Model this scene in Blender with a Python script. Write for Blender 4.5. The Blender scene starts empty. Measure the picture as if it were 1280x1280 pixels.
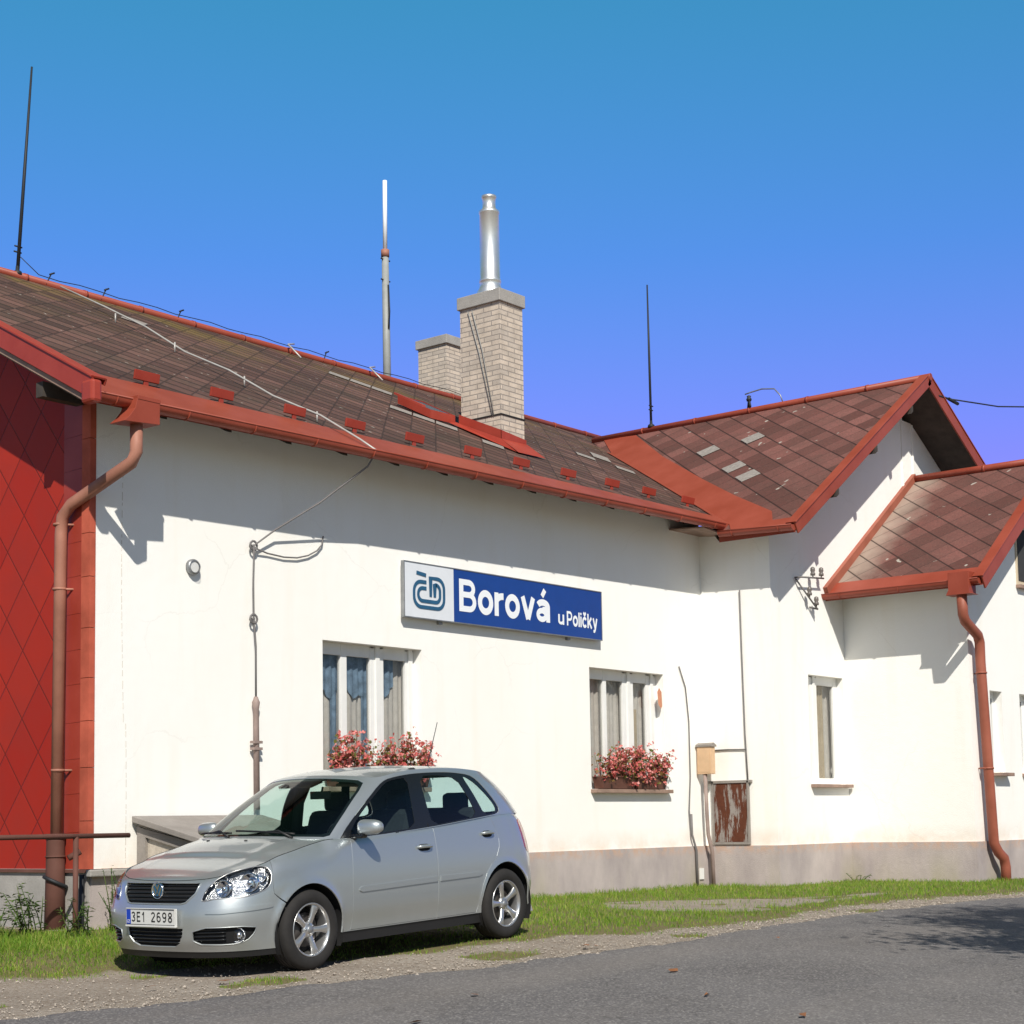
import bpy, bmesh, math, random
from mathutils import Vector, Matrix, geometry
random.seed(7)
SC=bpy.context.scene
COL=SC.collection
PI=math.pi
# ------------------------------------------------------------------ helpers
def tag(o,label=None,cat=None,group=None,kind=None):
    if label: o['label']=label
    if cat: o['category']=cat
    if group: o['group']=group
    if kind: o['kind']=kind
    return o
def empty(name,loc=(0,0,0),label=None,cat=None,group=None,parent=None):
    o=bpy.data.objects.new(name,None); COL.objects.link(o); o.location=loc; o.empty_display_size=.1
    if parent: o.parent=parent
    return tag(o,label,cat,group)
class MB:
    """collects boxes, bars, tubes, lathes and loose polygons; build() links them as one mesh"""
    def __init__(s): s.v=[];s.f=[];s.uv={};s.sm=set()
    def add(s,vs,fs,smooth=False,uv=None):
        b=len(s.v); s.v+= [tuple(map(float,q)) for q in vs]
        for i,f in enumerate(fs):
            if smooth: s.sm.add(len(s.f))
            if uv: s.uv[len(s.f)]=[uv[k] for k in f]
            s.f.append([b+k for k in f])
        return s
    def box(s,x0,x1,y0,y1,z0,z1):
        v=[(x,y,z) for x in (x0,x1) for y in (y0,y1) for z in (z0,z1)]
        return s.add(v,[(0,1,3,2),(4,6,7,5),(0,4,5,1),(2,3,7,6),(0,2,6,4),(1,5,7,3)])
    def obox(s,c,ax,ay,az):
        c=Vector(c);ax=Vector(ax);ay=Vector(ay);az=Vector(az)
        v=[c+i*ax+j*ay+k*az for i in(-1,1) for j in(-1,1) for k in(-1,1)]
        return s.add(v,[(0,1,3,2),(4,6,7,5),(0,4,5,1),(2,3,7,6),(0,2,6,4),(1,5,7,3)])
    def prism(s,poly,d):
        n=len(poly);d=Vector(d);a=[Vector(p) for p in poly];b=[p+d for p in a]
        return s.add(a+b,[tuple(range(n))[::-1],tuple(range(n,2*n))]+[(i,(i+1)%n,n+(i+1)%n,n+i) for i in range(n)])
    def tube(s,path,r,n=10,caps=True,close=False):
        P=[Vector(p) for p in path]; m=len(P); rr=r if isinstance(r,(list,tuple)) else [r]*m
        up=None; vs=[]
        for i in range(m):
            if close: t=(P[(i+1)%m]-P[i-1])
            else: t=(P[min(i+1,m-1)]-P[max(i-1,0)])
            t.normalize()
            if up is None:
                up=t.orthogonal().normalized()
            else:
                up=(up-t*up.dot(t)); up=up.normalized() if up.length>1e-6 else t.orthogonal().normalized()
            w=t.cross(up)
            # keep width at bends
            k=1.
            for j in range(n):
                a=2*PI*j/n; vs.append(P[i]+(up*math.cos(a)+w*math.sin(a))*rr[i]*k)
        fs=[]
        for i in range(m if close else m-1):
            i2=(i+1)%m
            for j in range(n): fs.append((i*n+j,i*n+(j+1)%n,i2*n+(j+1)%n,i2*n+j))
        s.add(vs,fs,smooth=True)
        if caps and not close:
            b=len(s.v)-len(vs)
            s.f.append([b+j for j in range(n)][::-1]); s.f.append([b+(m-1)*n+j for j in range(n)])
        return s
    def lathe(s,o,axis,prof,n=24,smooth=True):
        o=Vector(o);a=Vector(axis).normalized();u=a.orthogonal().normalized();w=a.cross(u)
        vs=[];m=len(prof)
        for (r,h) in prof:
            for j in range(n):
                t=2*PI*j/n; vs.append(o+a*h+(u*math.cos(t)+w*math.sin(t))*r)
        fs=[(i*n+j,i*n+(j+1)%n,(i+1)*n+(j+1)%n,(i+1)*n+j) for i in range(m-1) for j in range(n)]
        return s.add(vs,fs,smooth)
    def build(s,name,mat=None,parent=None,bevel=0,fixn=True):
        me=bpy.data.meshes.new(name); me.from_pydata(s.v,[],s.f)
        if s.uv:
            ul=me.uv_layers.new(name='UVMap')
            for p in me.polygons:
                if p.index in s.uv:
                    for li,c in zip(p.loop_indices,s.uv[p.index]): ul.data[li].uv=c
        for i in s.sm: me.polygons[i].use_smooth=True
        me.validate(); 
        if fixn:
            bm=bmesh.new(); bm.from_mesh(me); bmesh.ops.recalc_face_normals(bm,faces=bm.faces); bm.to_mesh(me); bm.free()
        o=bpy.data.objects.new(name,me); COL.objects.link(o)
        if mat: me.materials.append(mat)
        if parent: o.parent=parent
        if bevel:
            b=o.modifiers.new('bevel','BEVEL'); b.width=bevel; b.segments=2; b.limit_method='ANGLE'; b.angle_limit=.6
        return o
# ------------------------------------------------------------------ materials
class NT:
    def __init__(s,name):
        s.m=bpy.data.materials.new(name); s.m.use_nodes=True; s.t=s.m.node_tree; s.n=s.t.nodes
        s.b=s.n['Principled BSDF']; s.out=s.n['Material Output']
    def N(s,ty,**kw):
        n=s.n.new(ty)
        for k,v in kw.items():
            if k in n.inputs.keys(): s.inp(n.inputs[k],v)
            else: setattr(n,k,v)
        return n
    def inp(s,sock,v):
        if isinstance(v,bpy.types.NodeSocket): s.t.links.new(v,sock)
        elif isinstance(v,(int,float)) : 
            sock.default_value=v
        else:
            v=tuple(v); 
            if sock.type=='RGBA' and len(v)==3: v=v+(1,)
            sock.default_value=v
    def set(s,**kw):
        for k,v in kw.items():
            s.inp(s.b.inputs[k.replace('_',' ')],v)
        return s
    def math(s,op,a,b=0.,c=None,clamp=False):
        n=s.n.new('ShaderNodeMath'); n.operation=op; n.use_clamp=clamp; s.inp(n.inputs[0],a); s.inp(n.inputs[1],b)
        if c is not None: s.inp(n.inputs[2],c)
        return n.outputs[0]
    def mix(s,f,a,b,mode='MIX'):
        n=s.n.new('ShaderNodeMix'); n.data_type='RGBA'; n.blend_type=mode
        s.inp(n.inputs[0],f)
        for sk,v in ((n.inputs[6],a),(n.inputs[7],b)): s.inp(sk,v)
        return n.outputs[2]
    def ramp(s,f,*st):
        n=s.n.new('ShaderNodeValToRGB'); s.inp(n.inputs[0],f); e=n.color_ramp.elements
        while len(e)<len(st): e.new(.5)
        for k,(p,c) in enumerate(st):
            e[k].position=p; 
            if isinstance(c,(int,float)): c=(c,c,c)
            e[k].color=tuple(c)+(1,) if len(c)==3 else c
        return n.outputs[0]
    def noise(s,scale=5.,detail=4.,rough=.5,vec=None,dist=0.,out=0):
        n=s.n.new('ShaderNodeTexNoise'); n.inputs['Scale'].default_value=scale; n.inputs['Detail'].default_value=detail; n.inputs['Roughness'].default_value=rough; n.inputs['Distortion'].default_value=dist
        if vec is not None: s.inp(n.inputs['Vector'],vec)
        return n.outputs[out]
    def coord(s,k='Object'): return s.N('ShaderNodeTexCoord').outputs[k]
    def mapv(s,v,scale=(1,1,1),rot=(0,0,0),loc=(0,0,0)):
        n=s.n.new('ShaderNodeMapping'); s.inp(n.inputs[0],v); n.inputs[1].default_value=loc; n.inputs[2].default_value=rot; n.inputs[3].default_value=scale; return n.outputs[0]
    def xyz(s,v):
        n=s.n.new('ShaderNodeSeparateXYZ'); s.inp(n.inputs[0],v); return n.outputs
    def bump(s,h,strength=.3,dist=.01,nrm=None):
        n=s.n.new('ShaderNodeBump'); n.inputs['Strength'].default_value=strength; n.inputs['Distance'].default_value=dist; s.inp(n.inputs['Height'],h)
        if nrm is not None: s.inp(n.inputs['Normal'],nrm)
        s.t.links.new(n.outputs[0],s.b.inputs['Normal']); return n.outputs[0]
def simple(name,col,rough=.6,metal=0.,spec=.5,var=.12,scale=6.,bump=0.,coat=0.):
    t=NT(name); c=t.coord()
    n=t.noise(scale,5,.6,c)
    t.set(Base_Color=t.mix(t.ramp(n,(.3,0.),(.7,1.)),tuple(k*(1-var) for k in col),tuple(min(1,k*(1+var)) for k in col)),Roughness=rough,Metallic=metal,Specular_IOR_Level=spec,Coat_Weight=coat,Coat_Roughness=.05)
    if bump: t.bump(t.noise(scale*12,3,.6,c),bump,.004)
    return t.m
# white plaster
def mat_plaster():
    t=NT('white_plaster'); c=t.coord(); z=t.xyz(c)[2]
    big=t.noise(.9,4,.6,t.mapv(c,(1,1,.45))); streak=t.noise(3.2,3,.55,t.mapv(c,(1,1,.12)))
    col=t.mix(t.ramp(big,(.35,0.),(.75,1.)),(.93,.915,.87),(.95,.945,.92))
    col=t.mix(t.math('MULTIPLY',t.ramp(streak,(.55,0.),(.8,1.)),.35),col,(.86,.80,.69))
    # damp, salmon-toned band right above the plinth
    band=t.math('MULTIPLY',t.ramp(z,(0.,0.),(1.,1.)),1.)
    d=t.math('SUBTRACT',1.,t.math('DIVIDE',t.math('SUBTRACT',z,.55),.32),clamp=True)
    d=t.math('MULTIPLY',d,t.ramp(t.noise(2.2,5,.65,c),(.35,0.),(.65,1.)))
    col=t.mix(t.math('MULTIPLY',d,.7),col,(.80,.60,.46))
    t.set(Base_Color=col,Roughness=.92,Specular_IOR_Level=.2)
    # soft grime: hairline cracks and drips
    vo=t.n.new('ShaderNodeTexVoronoi'); vo.feature='DISTANCE_TO_EDGE'; vo.inputs['Scale'].default_value=.55; t.inp(vo.inputs['Vector'],t.mix(.25,c,t.noise(3,4,.6,c,out=1),'ADD'))
    crack=t.math('MULTIPLY',t.math('LESS_THAN',vo.outputs['Distance'],.0035),t.ramp(t.noise(.7,2,.5,c),(.5,0.),(.6,.10)))
    col=t.mix(crack,col,(.45,.40,.34)); t.set(Base_Color=col)
    g=t.noise(95.,3,.6,c); g2=t.noise(7,3,.5,c)
    t.bump(t.math('ADD',t.math('MULTIPLY',g,.5),t.math('MULTIPLY',g2,.5)),.55,.012)
    return t.m
def mat_plinth():
    t=NT('plinth_render'); c=t.coord(); z=t.xyz(c)[2]
    n=t.noise(1.6,6,.65,t.mapv(c,(1,1,.5))); n2=t.noise(9,5,.7,c)
    col=t.mix(t.ramp(n,(.3,0.),(.7,1.)),(.36,.315,.31),(.54,.475,.45))
    edge=t.math('SUBTRACT',1.,t.math('ABSOLUTE',t.math('DIVIDE',t.math('SUBTRACT',z,.56),.12)),clamp=True)
    edge=t.math('MULTIPLY',edge,t.ramp(n2,(.42,0.),(.58,1.)))
    col=t.mix(t.math('MULTIPLY',edge,.8),col,(.55,.36,.26))
    moss=t.math('MULTIPLY',t.math('SUBTRACT',1.,t.math('DIVIDE',z,.55),clamp=True),t.ramp(t.noise(.8,4,.6,t.mapv(c,(1,1,.2))),(.5,0.),(.68,1.)))
    col=t.mix(t.math('MULTIPLY',moss,.6),col,(.27,.26,.12))
    t.set(Base_Color=col,Roughness=.95,Specular_IOR_Level=.2)
    t.bump(t.math('ADD',n2,t.noise(80,3,.6,c)),.5,.01)
    return t.m
def mat_tiles(name,kind,limewash=False):
    """shingle courses from the UV map (metres: u along the eave, v up the slope)"""
    t=NT(name); uvs=t.xyz(t.coord('UV')); a,b=uvs[0],uvs[1]
    p=t.math('DIVIDE',t.math('ADD',a,b),.50); q=t.math('DIVIDE',t.math('SUBTRACT',a,b),.50)
    fp=t.math('FRACT',p); fq=t.math('FRACT',q)
    ip=t.math('FLOOR',p); iq=t.math('FLOOR',q)
    def line(f,w): return t.math('SUBTRACT',1.,t.math('DIVIDE',t.math('MINIMUM',f,t.math('SUBTRACT',1.,f)),w),clamp=True)
    lp=line(fp,.17 if kind=='course' else .055); lq=line(fq,.045 if kind=='course' else .026)
    cb=t.n.new('ShaderNodeCombineXYZ'); t.inp(cb.inputs[0],ip); t.inp(cb.inputs[1],iq)
    wn=t.n.new('ShaderNodeTexWhiteNoise'); t.inp(wn.inputs[0],cb.outputs[0]); w=wn.outputs[0]
    c=t.coord(); n=t.noise(1.1,5,.65,c); n2=t.noise(14,4,.7,c); fine=t.noise(38,4,.75,t.mapv(t.coord('UV'),(1,.5,1)))
    if kind=='course': A,B,Cc=(.088,.040,.032),(.165,.082,.064),(.062,.046,.030)
    else: A,B,Cc=(.145,.052,.042),(.215,.084,.070),(.110,.052,.042)
    col=t.mix(w,A,B); col=t.mix(t.ramp(n,(.42,0.),(.7,.75)),col,Cc)
    col=t.mix(t.math('MULTIPLY',t.ramp(n2,(.5,0.),(.75,1.)),.35),col,(.21,.12,.095))
    col=t.mix(t.math('MULTIPLY',t.ramp(fine,(.42,0.),(.62,1.)),.45),col,(.055,.035,.028)); vf=t.math('ADD',.84,t.math('MULTIPLY',w,.32)); vm=t.n.new('ShaderNodeVectorMath'); vm.operation='SCALE'; t.inp(vm.inputs[0],col); t.inp(vm.inputs['Scale'],vf); col=vm.outputs[0]
    # lichen and moss blotches
    sp=t.noise(9 if kind=='course' else 5,2,.5,c); col=t.mix(t.ramp(sp,(.715,0.),(.745,1.)),col,(.40,.36,.31))
    if kind=='course':
        mo=t.noise(.8,4,.6,c); up=t.math('DIVIDE',b,7.4)
        col=t.mix(t.math('MULTIPLY',t.ramp(mo,(.48,0.),(.66,1.)),t.ramp(up,(.55,0.),(.95,.8))),col,(.17,.115,.03))
        th=t.noise(2.4,3,.5,t.mapv(t.coord('UV'),(1,6,1),(0,0,0))); th2=t.noise(.9,2,.5,t.mapv(t.coord('UV'),(.35,.5,1),loc=(3,1,0)))
    if limewash:
        y=t.xyz(c)[1]; e=t.math('ADD',t.math('MULTIPLY',t.math('ADD',y,1.95),1.6),t.math('MULTIPLY',t.math('SUBTRACT',t.noise(2,4,.6,c),.5),1.2))
        col=t.mix(t.math('MULTIPLY',t.math('MULTIPLY',e,1.,clamp=True),.62),col,(.46,.38,.31))
    dark=t.math('MAXIMUM',t.math('MULTIPLY',lp,.92),t.math('MULTIPLY',lq,.7))
    col=t.mix(dark,col,(.018,.012,.010))
    t.set(Base_Color=col,Roughness=.78,Specular_IOR_Level=.35)
    hgt=t.math('SUBTRACT',t.math('MULTIPLY',t.math('SUBTRACT',1.,fp),.8),t.math('MULTIPLY',dark,.8))
    t.bump(t.math('ADD',hgt,t.math('MULTIPLY',n2,.25)),.7,.02)
    return t.m
def mat_redsteel(name,col,rough=.5,fade=.25):
    t=NT(name); c=t.coord(); n=t.noise(1.7,5,.6,c); n2=t.noise(22,4,.7,c)
    cc=t.mix(t.ramp(n,(.35,0.),(.7,1.)),col,tuple(min(1,k*(1+fade)+.012) for k in col))
    cc=t.mix(t.math('MULTIPLY',t.ramp(n2,(.6,0.),(.8,1.)),.25),cc,tuple(k*.5 for k in col))
    t.set(Base_Color=cc,Roughness=rough,Specular_IOR_Level=.4); t.bump(n2,.15,.004); return t.m
def mat_cladding():
    t=NT('red_diamond_cladding'); uvs=t.xyz(t.coord('UV')); a,b=uvs[0],uvs[1]
    p=t.math('ADD',t.math('DIVIDE',a,.56),t.math('DIVIDE',b,.56)); q=t.math('SUBTRACT',t.math('DIVIDE',a,.56),t.math('DIVIDE',b,.56))
    def line(f,w):
        f=t.math('FRACT',f); return t.math('SUBTRACT',1.,t.math('DIVIDE',t.math('MINIMUM',f,t.math('SUBTRACT',1.,f)),w),clamp=True)
    d=t.math('MAXIMUM',line(p,.025),line(q,.025))
    cb=t.n.new('ShaderNodeCombineXYZ'); t.inp(cb.inputs[0],t.math('FLOOR',p)); t.inp(cb.inputs[1],t.math('FLOOR',q))
    wn=t.n.new('ShaderNodeTexWhiteNoise'); t.inp(wn.inputs[0],cb.outputs[0])
    c=t.coord(); n=t.noise(1.4,5,.6,c)
    col=t.mix(wn.outputs[0],(.35,.018,.008),(.41,.028,.012)); col=t.mix(t.ramp(n,(.4,0.),(.75,.6)),col,(.29,.028,.018))
    col=t.mix(t.math('MULTIPLY',d,.8),col,(.07,.010,.008))
    t.set(Base_Color=col,Roughness=.6,Specular_IOR_Level=.3)
    t.bump(t.math('SUBTRACT',t.math('MULTIPLY',t.math('FRACT',p),.4),d),.5,.008); return t.m
def mat_brick():
    t=NT('grey_chimney_brick'); uv=t.coord('UV')
    n=t.n.new('ShaderNodeTexBrick'); t.inp(n.inputs['Vector'],uv)
    n.inputs['Color1'].default_value=(.66,.56,.46,1); n.inputs['Color2'].default_value=(.46,.41,.36,1); n.inputs['Mortar'].default_value=(.34,.30,.27,1)
    n.inputs['Scale'].default_value=1.; n.inputs['Mortar Size'].default_value=.009; n.inputs['Brick Width'].default_value=.29; n.inputs['Row Height'].default_value=.075; n.inputs['Mortar Smooth'].default_value=.3; n.inputs['Bias'].default_value=-.35
    c=t.coord(); ns=t.noise(6,5,.65,c)
    col=t.mix(t.math('MULTIPLY',t.ramp(ns,(.4,0.),(.75,1.)),.5),n.outputs[0],(.27,.23,.19))
    t.set(Base_Color=col,Roughness=.9,Specular_IOR_Level=.2)
    t.bump(t.math('SUBTRACT',t.math('MULTIPLY',t.noise(50,3,.6,c),.3),n.outputs[1]),.6,.008); return t.m
def mat_rustdoor():
    t=NT('rusty_painted_door'); c=t.coord(); n=t.noise(6.5,6,.75,t.mapv(c,(1.2,1.6,.33)),.3)
    m=t.ramp(n,(.44,0.),(.50,1.)); n2=t.noise(18,5,.7,c)
    col=t.mix(m,t.mix(n2,(.24,.21,.19),(.34,.31,.29)),t.mix(n2,(.060,.018,.010),(.16,.055,.03)))
    t.set(Base_Color=col,Roughness=.85,Specular_IOR_Level=.2); t.bump(m,.3,.003); return t.m
def mat_concrete(name,a,b,sc=3.):
    t=NT(name); c=t.coord(); n=t.noise(sc,6,.65,c); n2=t.noise(60,3,.6,c)
    col=t.mix(t.ramp(n,(.3,0.),(.7,1.)),a,b); col=t.mix(t.math('MULTIPLY',t.ramp(n2,(.55,0.),(.75,1.)),.4),col,tuple(k*.55 for k in a))
    t.set(Base_Color=col,Roughness=.93,Specular_IOR_Level=.2); t.bump(t.math('ADD',n2,n),.45,.008); return t.m
def mat_asphalt():
    t=NT('worn_asphalt'); c=t.coord()
    v=t.n.new('ShaderNodeTexVoronoi'); v.inputs['Scale'].default_value=75; t.inp(v.inputs['Vector'],c)
    n=t.noise(.7,5,.6,c); n2=t.noise(30,4,.7,c); n3=t.noise(160,2,.5,c)
    col=t.mix(t.ramp(n,(.3,0.),(.7,1.)),(.108,.101,.102),(.168,.158,.157))
    st=t.n.new('ShaderNodeTexWhiteNoise'); t.inp(st.inputs[0],v.outputs['Position'])
    col=t.mix(t.ramp(st.outputs[0],(.6,0.),(1.,.75)),col,(.33,.31,.295))
    vo=t.n.new('ShaderNodeTexVoronoi'); vo.feature='DISTANCE_TO_EDGE'; vo.inputs['Scale'].default_value=.9; t.inp(vo.inputs['Vector'],t.mix(.3,c,t.noise(2,5,.7,c,out=1),'ADD'))
    ck=t.math('MULTIPLY',t.math('LESS_THAN',vo.outputs['Distance'],.007),t.ramp(t.noise(.5,3,.6,c),(.48,0.),(.56,.3)))
    col=t.mix(ck,col,(.035,.032,.030)); tr=t.noise(.35,3,.5,t.mapv(c,(.25,1.6,1))); col=t.mix(t.math('MULTIPLY',t.ramp(tr,(.48,0.),(.62,1.)),.35),col,(.24,.215,.195))
    col=t.mix(t.math('MULTIPLY',t.ramp(n2,(.5,0.),(.7,1.)),.5),col,(.06,.054,.052))
    t.set(Base_Color=col,Roughness=.9,Specular_IOR_Level=.25)
    t.bump(t.math('ADD',t.math('MULTIPLY',v.outputs['Distance'],-.8),n3),.6,.008); return t.m
def mat_ground():
    t=NT('gravel_and_soil'); c=t.coord()
    at=t.n.new('ShaderNodeAttribute'); at.attribute_name='cover'; r=t.xyz(at.outputs['Color'])
    n=t.noise(1.3,6,.65,c); n2=t.noise(26,5,.7,c); n3=t.noise(110,2,.5,c)
    v=t.n.new('ShaderNodeTexVoronoi'); v.inputs['Scale'].default_value=60; t.inp(v.inputs['Vector'],c)
    st=t.n.new('ShaderNodeTexWhiteNoise'); t.inp(st.inputs[0],v.outputs['Position'])
    dirt=t.mix(t.ramp(n,(.3,0.),(.7,1.)),(.235,.190,.150),(.335,.285,.235))
    dirt=t.mix(t.ramp(st.outputs[0],(.5,0.),(1.,.7)),dirt,(.42,.385,.34))
    dirt=t.mix(t.math('MULTIPLY',t.ramp(n2,(.5,0.),(.68,1.)),.6),dirt,(.11,.085,.06))
    soil=t.mix(n2,(.12,.105,.045),(.22,.185,.095))
    m=t.ramp(t.math('ADD',r[0],t.math('MULTIPLY',t.math('SUBTRACT',t.noise(5,5,.7,c),.5),1.)),(.38,0.),(.72,1.))
    col=t.mix(m,dirt,soil)
    t.set(Base_Color=col,Roughness=.95,Specular_IOR_Level=.15)
    t.bump(t.math('ADD',n2,t.math('MULTIPLY',v.outputs['Distance'],-.8)),.7,.015); return t.m
def mat_leaf(name,cols,rough=.6,trans=.25):
    t=NT(name); g=t.n.new('ShaderNodeNewGeometry'); rn=g.outputs['Random Per Island']
    n=t.noise(1.3,3,.6,t.coord())
    st=[(i/(len(cols)-1),c) for i,c in enumerate(cols)]
    col=t.ramp(rn,*st); col=t.mix(t.ramp(n,(.35,0.),(.7,.5)),col,cols[0])
    t.set(Base_Color=col,Roughness=rough,Specular_IOR_Level=.3)
    tr=t.N('ShaderNodeBsdfTranslucent'); t.inp(tr.inputs[0],col)
    mx=t.N('ShaderNodeMixShader'); mx.inputs[0].default_value=trans
    t.t.links.new(t.b.outputs[0],mx.inputs[1]); t.t.links.new(tr.outputs[0],mx.inputs[2]); t.t.links.new(mx.outputs[0],t.out.inputs[0]); return t.m
def mat_glass(name,tint,refl=1.,rough=0.):
    t=NT(name); tr=t.N('ShaderNodeBsdfTransparent'); t.inp(tr.inputs[0],tint)
    gl=t.N('ShaderNodeBsdfGlossy'); gl.inputs['Roughness'].default_value=rough
    lw=t.N('ShaderNodeLayerWeight'); lw.inputs[0].default_value=.5; f5=t.math('POWER',lw.outputs['Facing'],5.); fr=t.math('MULTIPLY_ADD',f5,.90,.045)
    mx=t.N('ShaderNodeMixShader'); t.inp(mx.inputs[0],t.math('MULTIPLY',fr,refl,clamp=True))
    t.t.links.new(tr.outputs[0],mx.inputs[1]); t.t.links.new(gl.outputs[0],mx.inputs[2]); t.t.links.new(mx.outputs[0],t.out.inputs[0]); return t.m
def mat_paint():
    t=NT('silver_metallic_paint'); c=t.coord(); n=t.noise(400,2,.5,c); d=t.noise(2.5,4,.6,c)
    z=t.xyz(c)[2]
    dust=t.math('MULTIPLY',t.math('SUBTRACT',1.,t.math('DIVIDE',z,.6),clamp=True),t.ramp(d,(.3,.3),(.7,1.)))
    col=t.mix(n,(.44,.475,.485),(.52,.555,.565)); col=t.mix(t.math('MULTIPLY',dust,.5),col,(.33,.31,.28))
    t.set(Base_Color=col,Metallic=.72,Roughness=t.math('ADD',.36,t.math('MULTIPLY',dust,.3)),Coat_Weight=.8,Coat_Roughness=.04); return t.m
M={}
M['pale_tile']=simple('pale_new_tile',(.28,.25,.225),.8,var=.25,scale=20); M['taupe']=simple('taupe_pipe',(.30,.225,.20),.7,var=.2); M['plaster']=mat_plaster(); M['plinth']=mat_plinth()
M['tiles']=mat_tiles('weathered_slate_courses','course'); M['diamond']=mat_tiles('brown_diamond_shingles','diamond'); M['diamond_lime']=mat_tiles('limewashed_diamond_shingles','diamond',True)
M['red']=mat_redsteel('red_painted_sheet',(.275,.050,.026),.5,.2); M['red_bright']=mat_redsteel('fresh_red_sheet',(.31,.038,.021),.45,.2)
M['pipe']=mat_redsteel('faded_red_pipe',(.29,.125,.085),.6,.5); M['pipe_red']=mat_redsteel('red_pipe',(.27,.078,.046),.55,.35)
M['rust']=mat_redsteel('dark_rusty_iron',(.105,.042,.030),.8,.5)
M['clad']=mat_cladding(); M['brick']=mat_brick(); M['rustdoor']=mat_rustdoor()
M['trim']=mat_redsteel('peeling_corner_board',(.33,.065,.035),.8,.9)
M['concrete']=mat_concrete('grey_concrete',(.30,.285,.265),(.42,.40,.375)); M['lid']=mat_concrete('slab_concrete',(.24,.215,.195),(.33,.30,.275))
M['pebble']=mat_concrete('pebble_dash',(.48,.42,.35),(.62,.55,.46),20.)
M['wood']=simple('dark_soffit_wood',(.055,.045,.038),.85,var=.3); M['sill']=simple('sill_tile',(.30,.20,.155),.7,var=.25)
M['white']=simple('white_frame',(.80,.80,.78),.4,var=.03); M['curtain']=simple('grey_lace_curtain',(.80,.77,.74),.9,var=.1,scale=14); M['blue_curtain']=simple('blue_curtain',(.24,.36,.52),.9,var=.4,scale=9)
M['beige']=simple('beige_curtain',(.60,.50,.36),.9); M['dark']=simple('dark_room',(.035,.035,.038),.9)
M['winglass']=mat_glass('window_glass',(.82,.82,.81),.9)
M['signblue']=simple('sign_blue',(.006,.050,.26),.35,var=.06); M['signwhite']=simple('sign_white',(.72,.75,.80),.35,var=.03); M['signnavy']=simple('sign_emblem_navy',(.02,.10,.20),.4); M['letter']=simple('letter_white',(.85,.88,.92),.4,var=.01)
M['galv']=simple('galvanised_steel',(.30,.31,.32),.45,.7,var=.2); M['iron']=simple('blackened_iron',(.025,.028,.032),.6,.3)
M['steel']=simple('polished_stainless',(.88,.88,.85),.38,.85,var=.05); M['mastgrey']=simple('mast_grey_paint',(.30,.31,.30),.55); M['cable']=simple('grey_cable',(.16,.15,.15),.7)
M['wire']=simple('pale_wire',(.50,.48,.45),.5,.3); M['beigebox']=simple('beige_enamel_box',(.60,.40,.24),.5,var=.1); M['porcelain']=simple('glazed_porcelain',(.16,.14,.13),.3)
M['terracotta']=simple('brown_planter',(.115,.045,.030),.6); M['asphalt']=mat_asphalt(); M['ground']=mat_ground()
M['grass']=mat_leaf('grass_blades',[(.09,.18,.014),(.16,.32,.024),(.25,.36,.04),(.44,.40,.12)],.55,.3)
M['weed']=mat_leaf('weed_leaves',[(.05,.10,.02),(.09,.17,.03),(.17,.20,.06)],.5,.3)
M['flower']=mat_leaf('pink_petals',[(.50,.085,.08),(.74,.22,.20),(.88,.48,.44)],.5,.3); M['flowerleaf']=mat_leaf('reddish_begonia_leaves',[(.10,.14,.025),(.17,.13,.035),(.26,.10,.045)],.5,.2)
M['treeleaf']=mat_leaf('tree_leaves',[(.03,.065,.012),(.06,.11,.02),(.10,.15,.03)],.5,.3); M['bark']=simple('bark',(.14,.10,.07),.95,var=.4,bump=.5)
M['paint']=mat_paint(); M['black']=simple('black_plastic',(.012,.012,.013),.5,var=.1); M['gap']=simple('shadow_gap',(.006,.006,.007),.9,var=0)
M['gloss']=simple('gloss_black_trim',(.010,.011,.013),.2,var=0); M['tyre']=simple('tyre_rubber',(.017,.0155,.015),.85,var=.25,scale=12,bump=.15); M['alloy']=simple('silver_alloy',(.58,.58,.58),.30,.85,var=.03,coat=.3)
M['disc']=simple('brake_disc',(.10,.09,.085),.5,.7); M['chrome']=simple('chrome',(.85,.86,.88),.10,1.,var=0); M['interior']=simple('dark_upholstery',(.022,.023,.026),.9,var=.2,scale=30); M['lining']=simple('headlining',(.25,.24,.23),.9)
M['windscreen']=mat_glass('green_tinted_windscreen',(.78,.92,.84),1.); M['sideglass']=mat_glass('blue_tinted_side_glass',(.70,.84,.84),1.); M['clear']=mat_glass('clear_lens',(.95,.95,.95),1.1)
M['redlens']=simple('red_lens',(.25,.006,.006),.15,var=0,coat=1.); M['plate']=simple('plate_white',(.62,.62,.60),.4,var=.02); M['plateblue']=simple('plate_blue',(.01,.05,.42),.4,var=0); M['plateblack']=simple('plate_black',(.02,.02,.02),.5,var=0)
M['bowl']=simple('headlight_bowl',(.80,.81,.83),.22,1.,var=.1,scale=40,bump=.9); M['lampglass']=mat_glass('headlight_cover',(.93,.94,.95),1.1)
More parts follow.
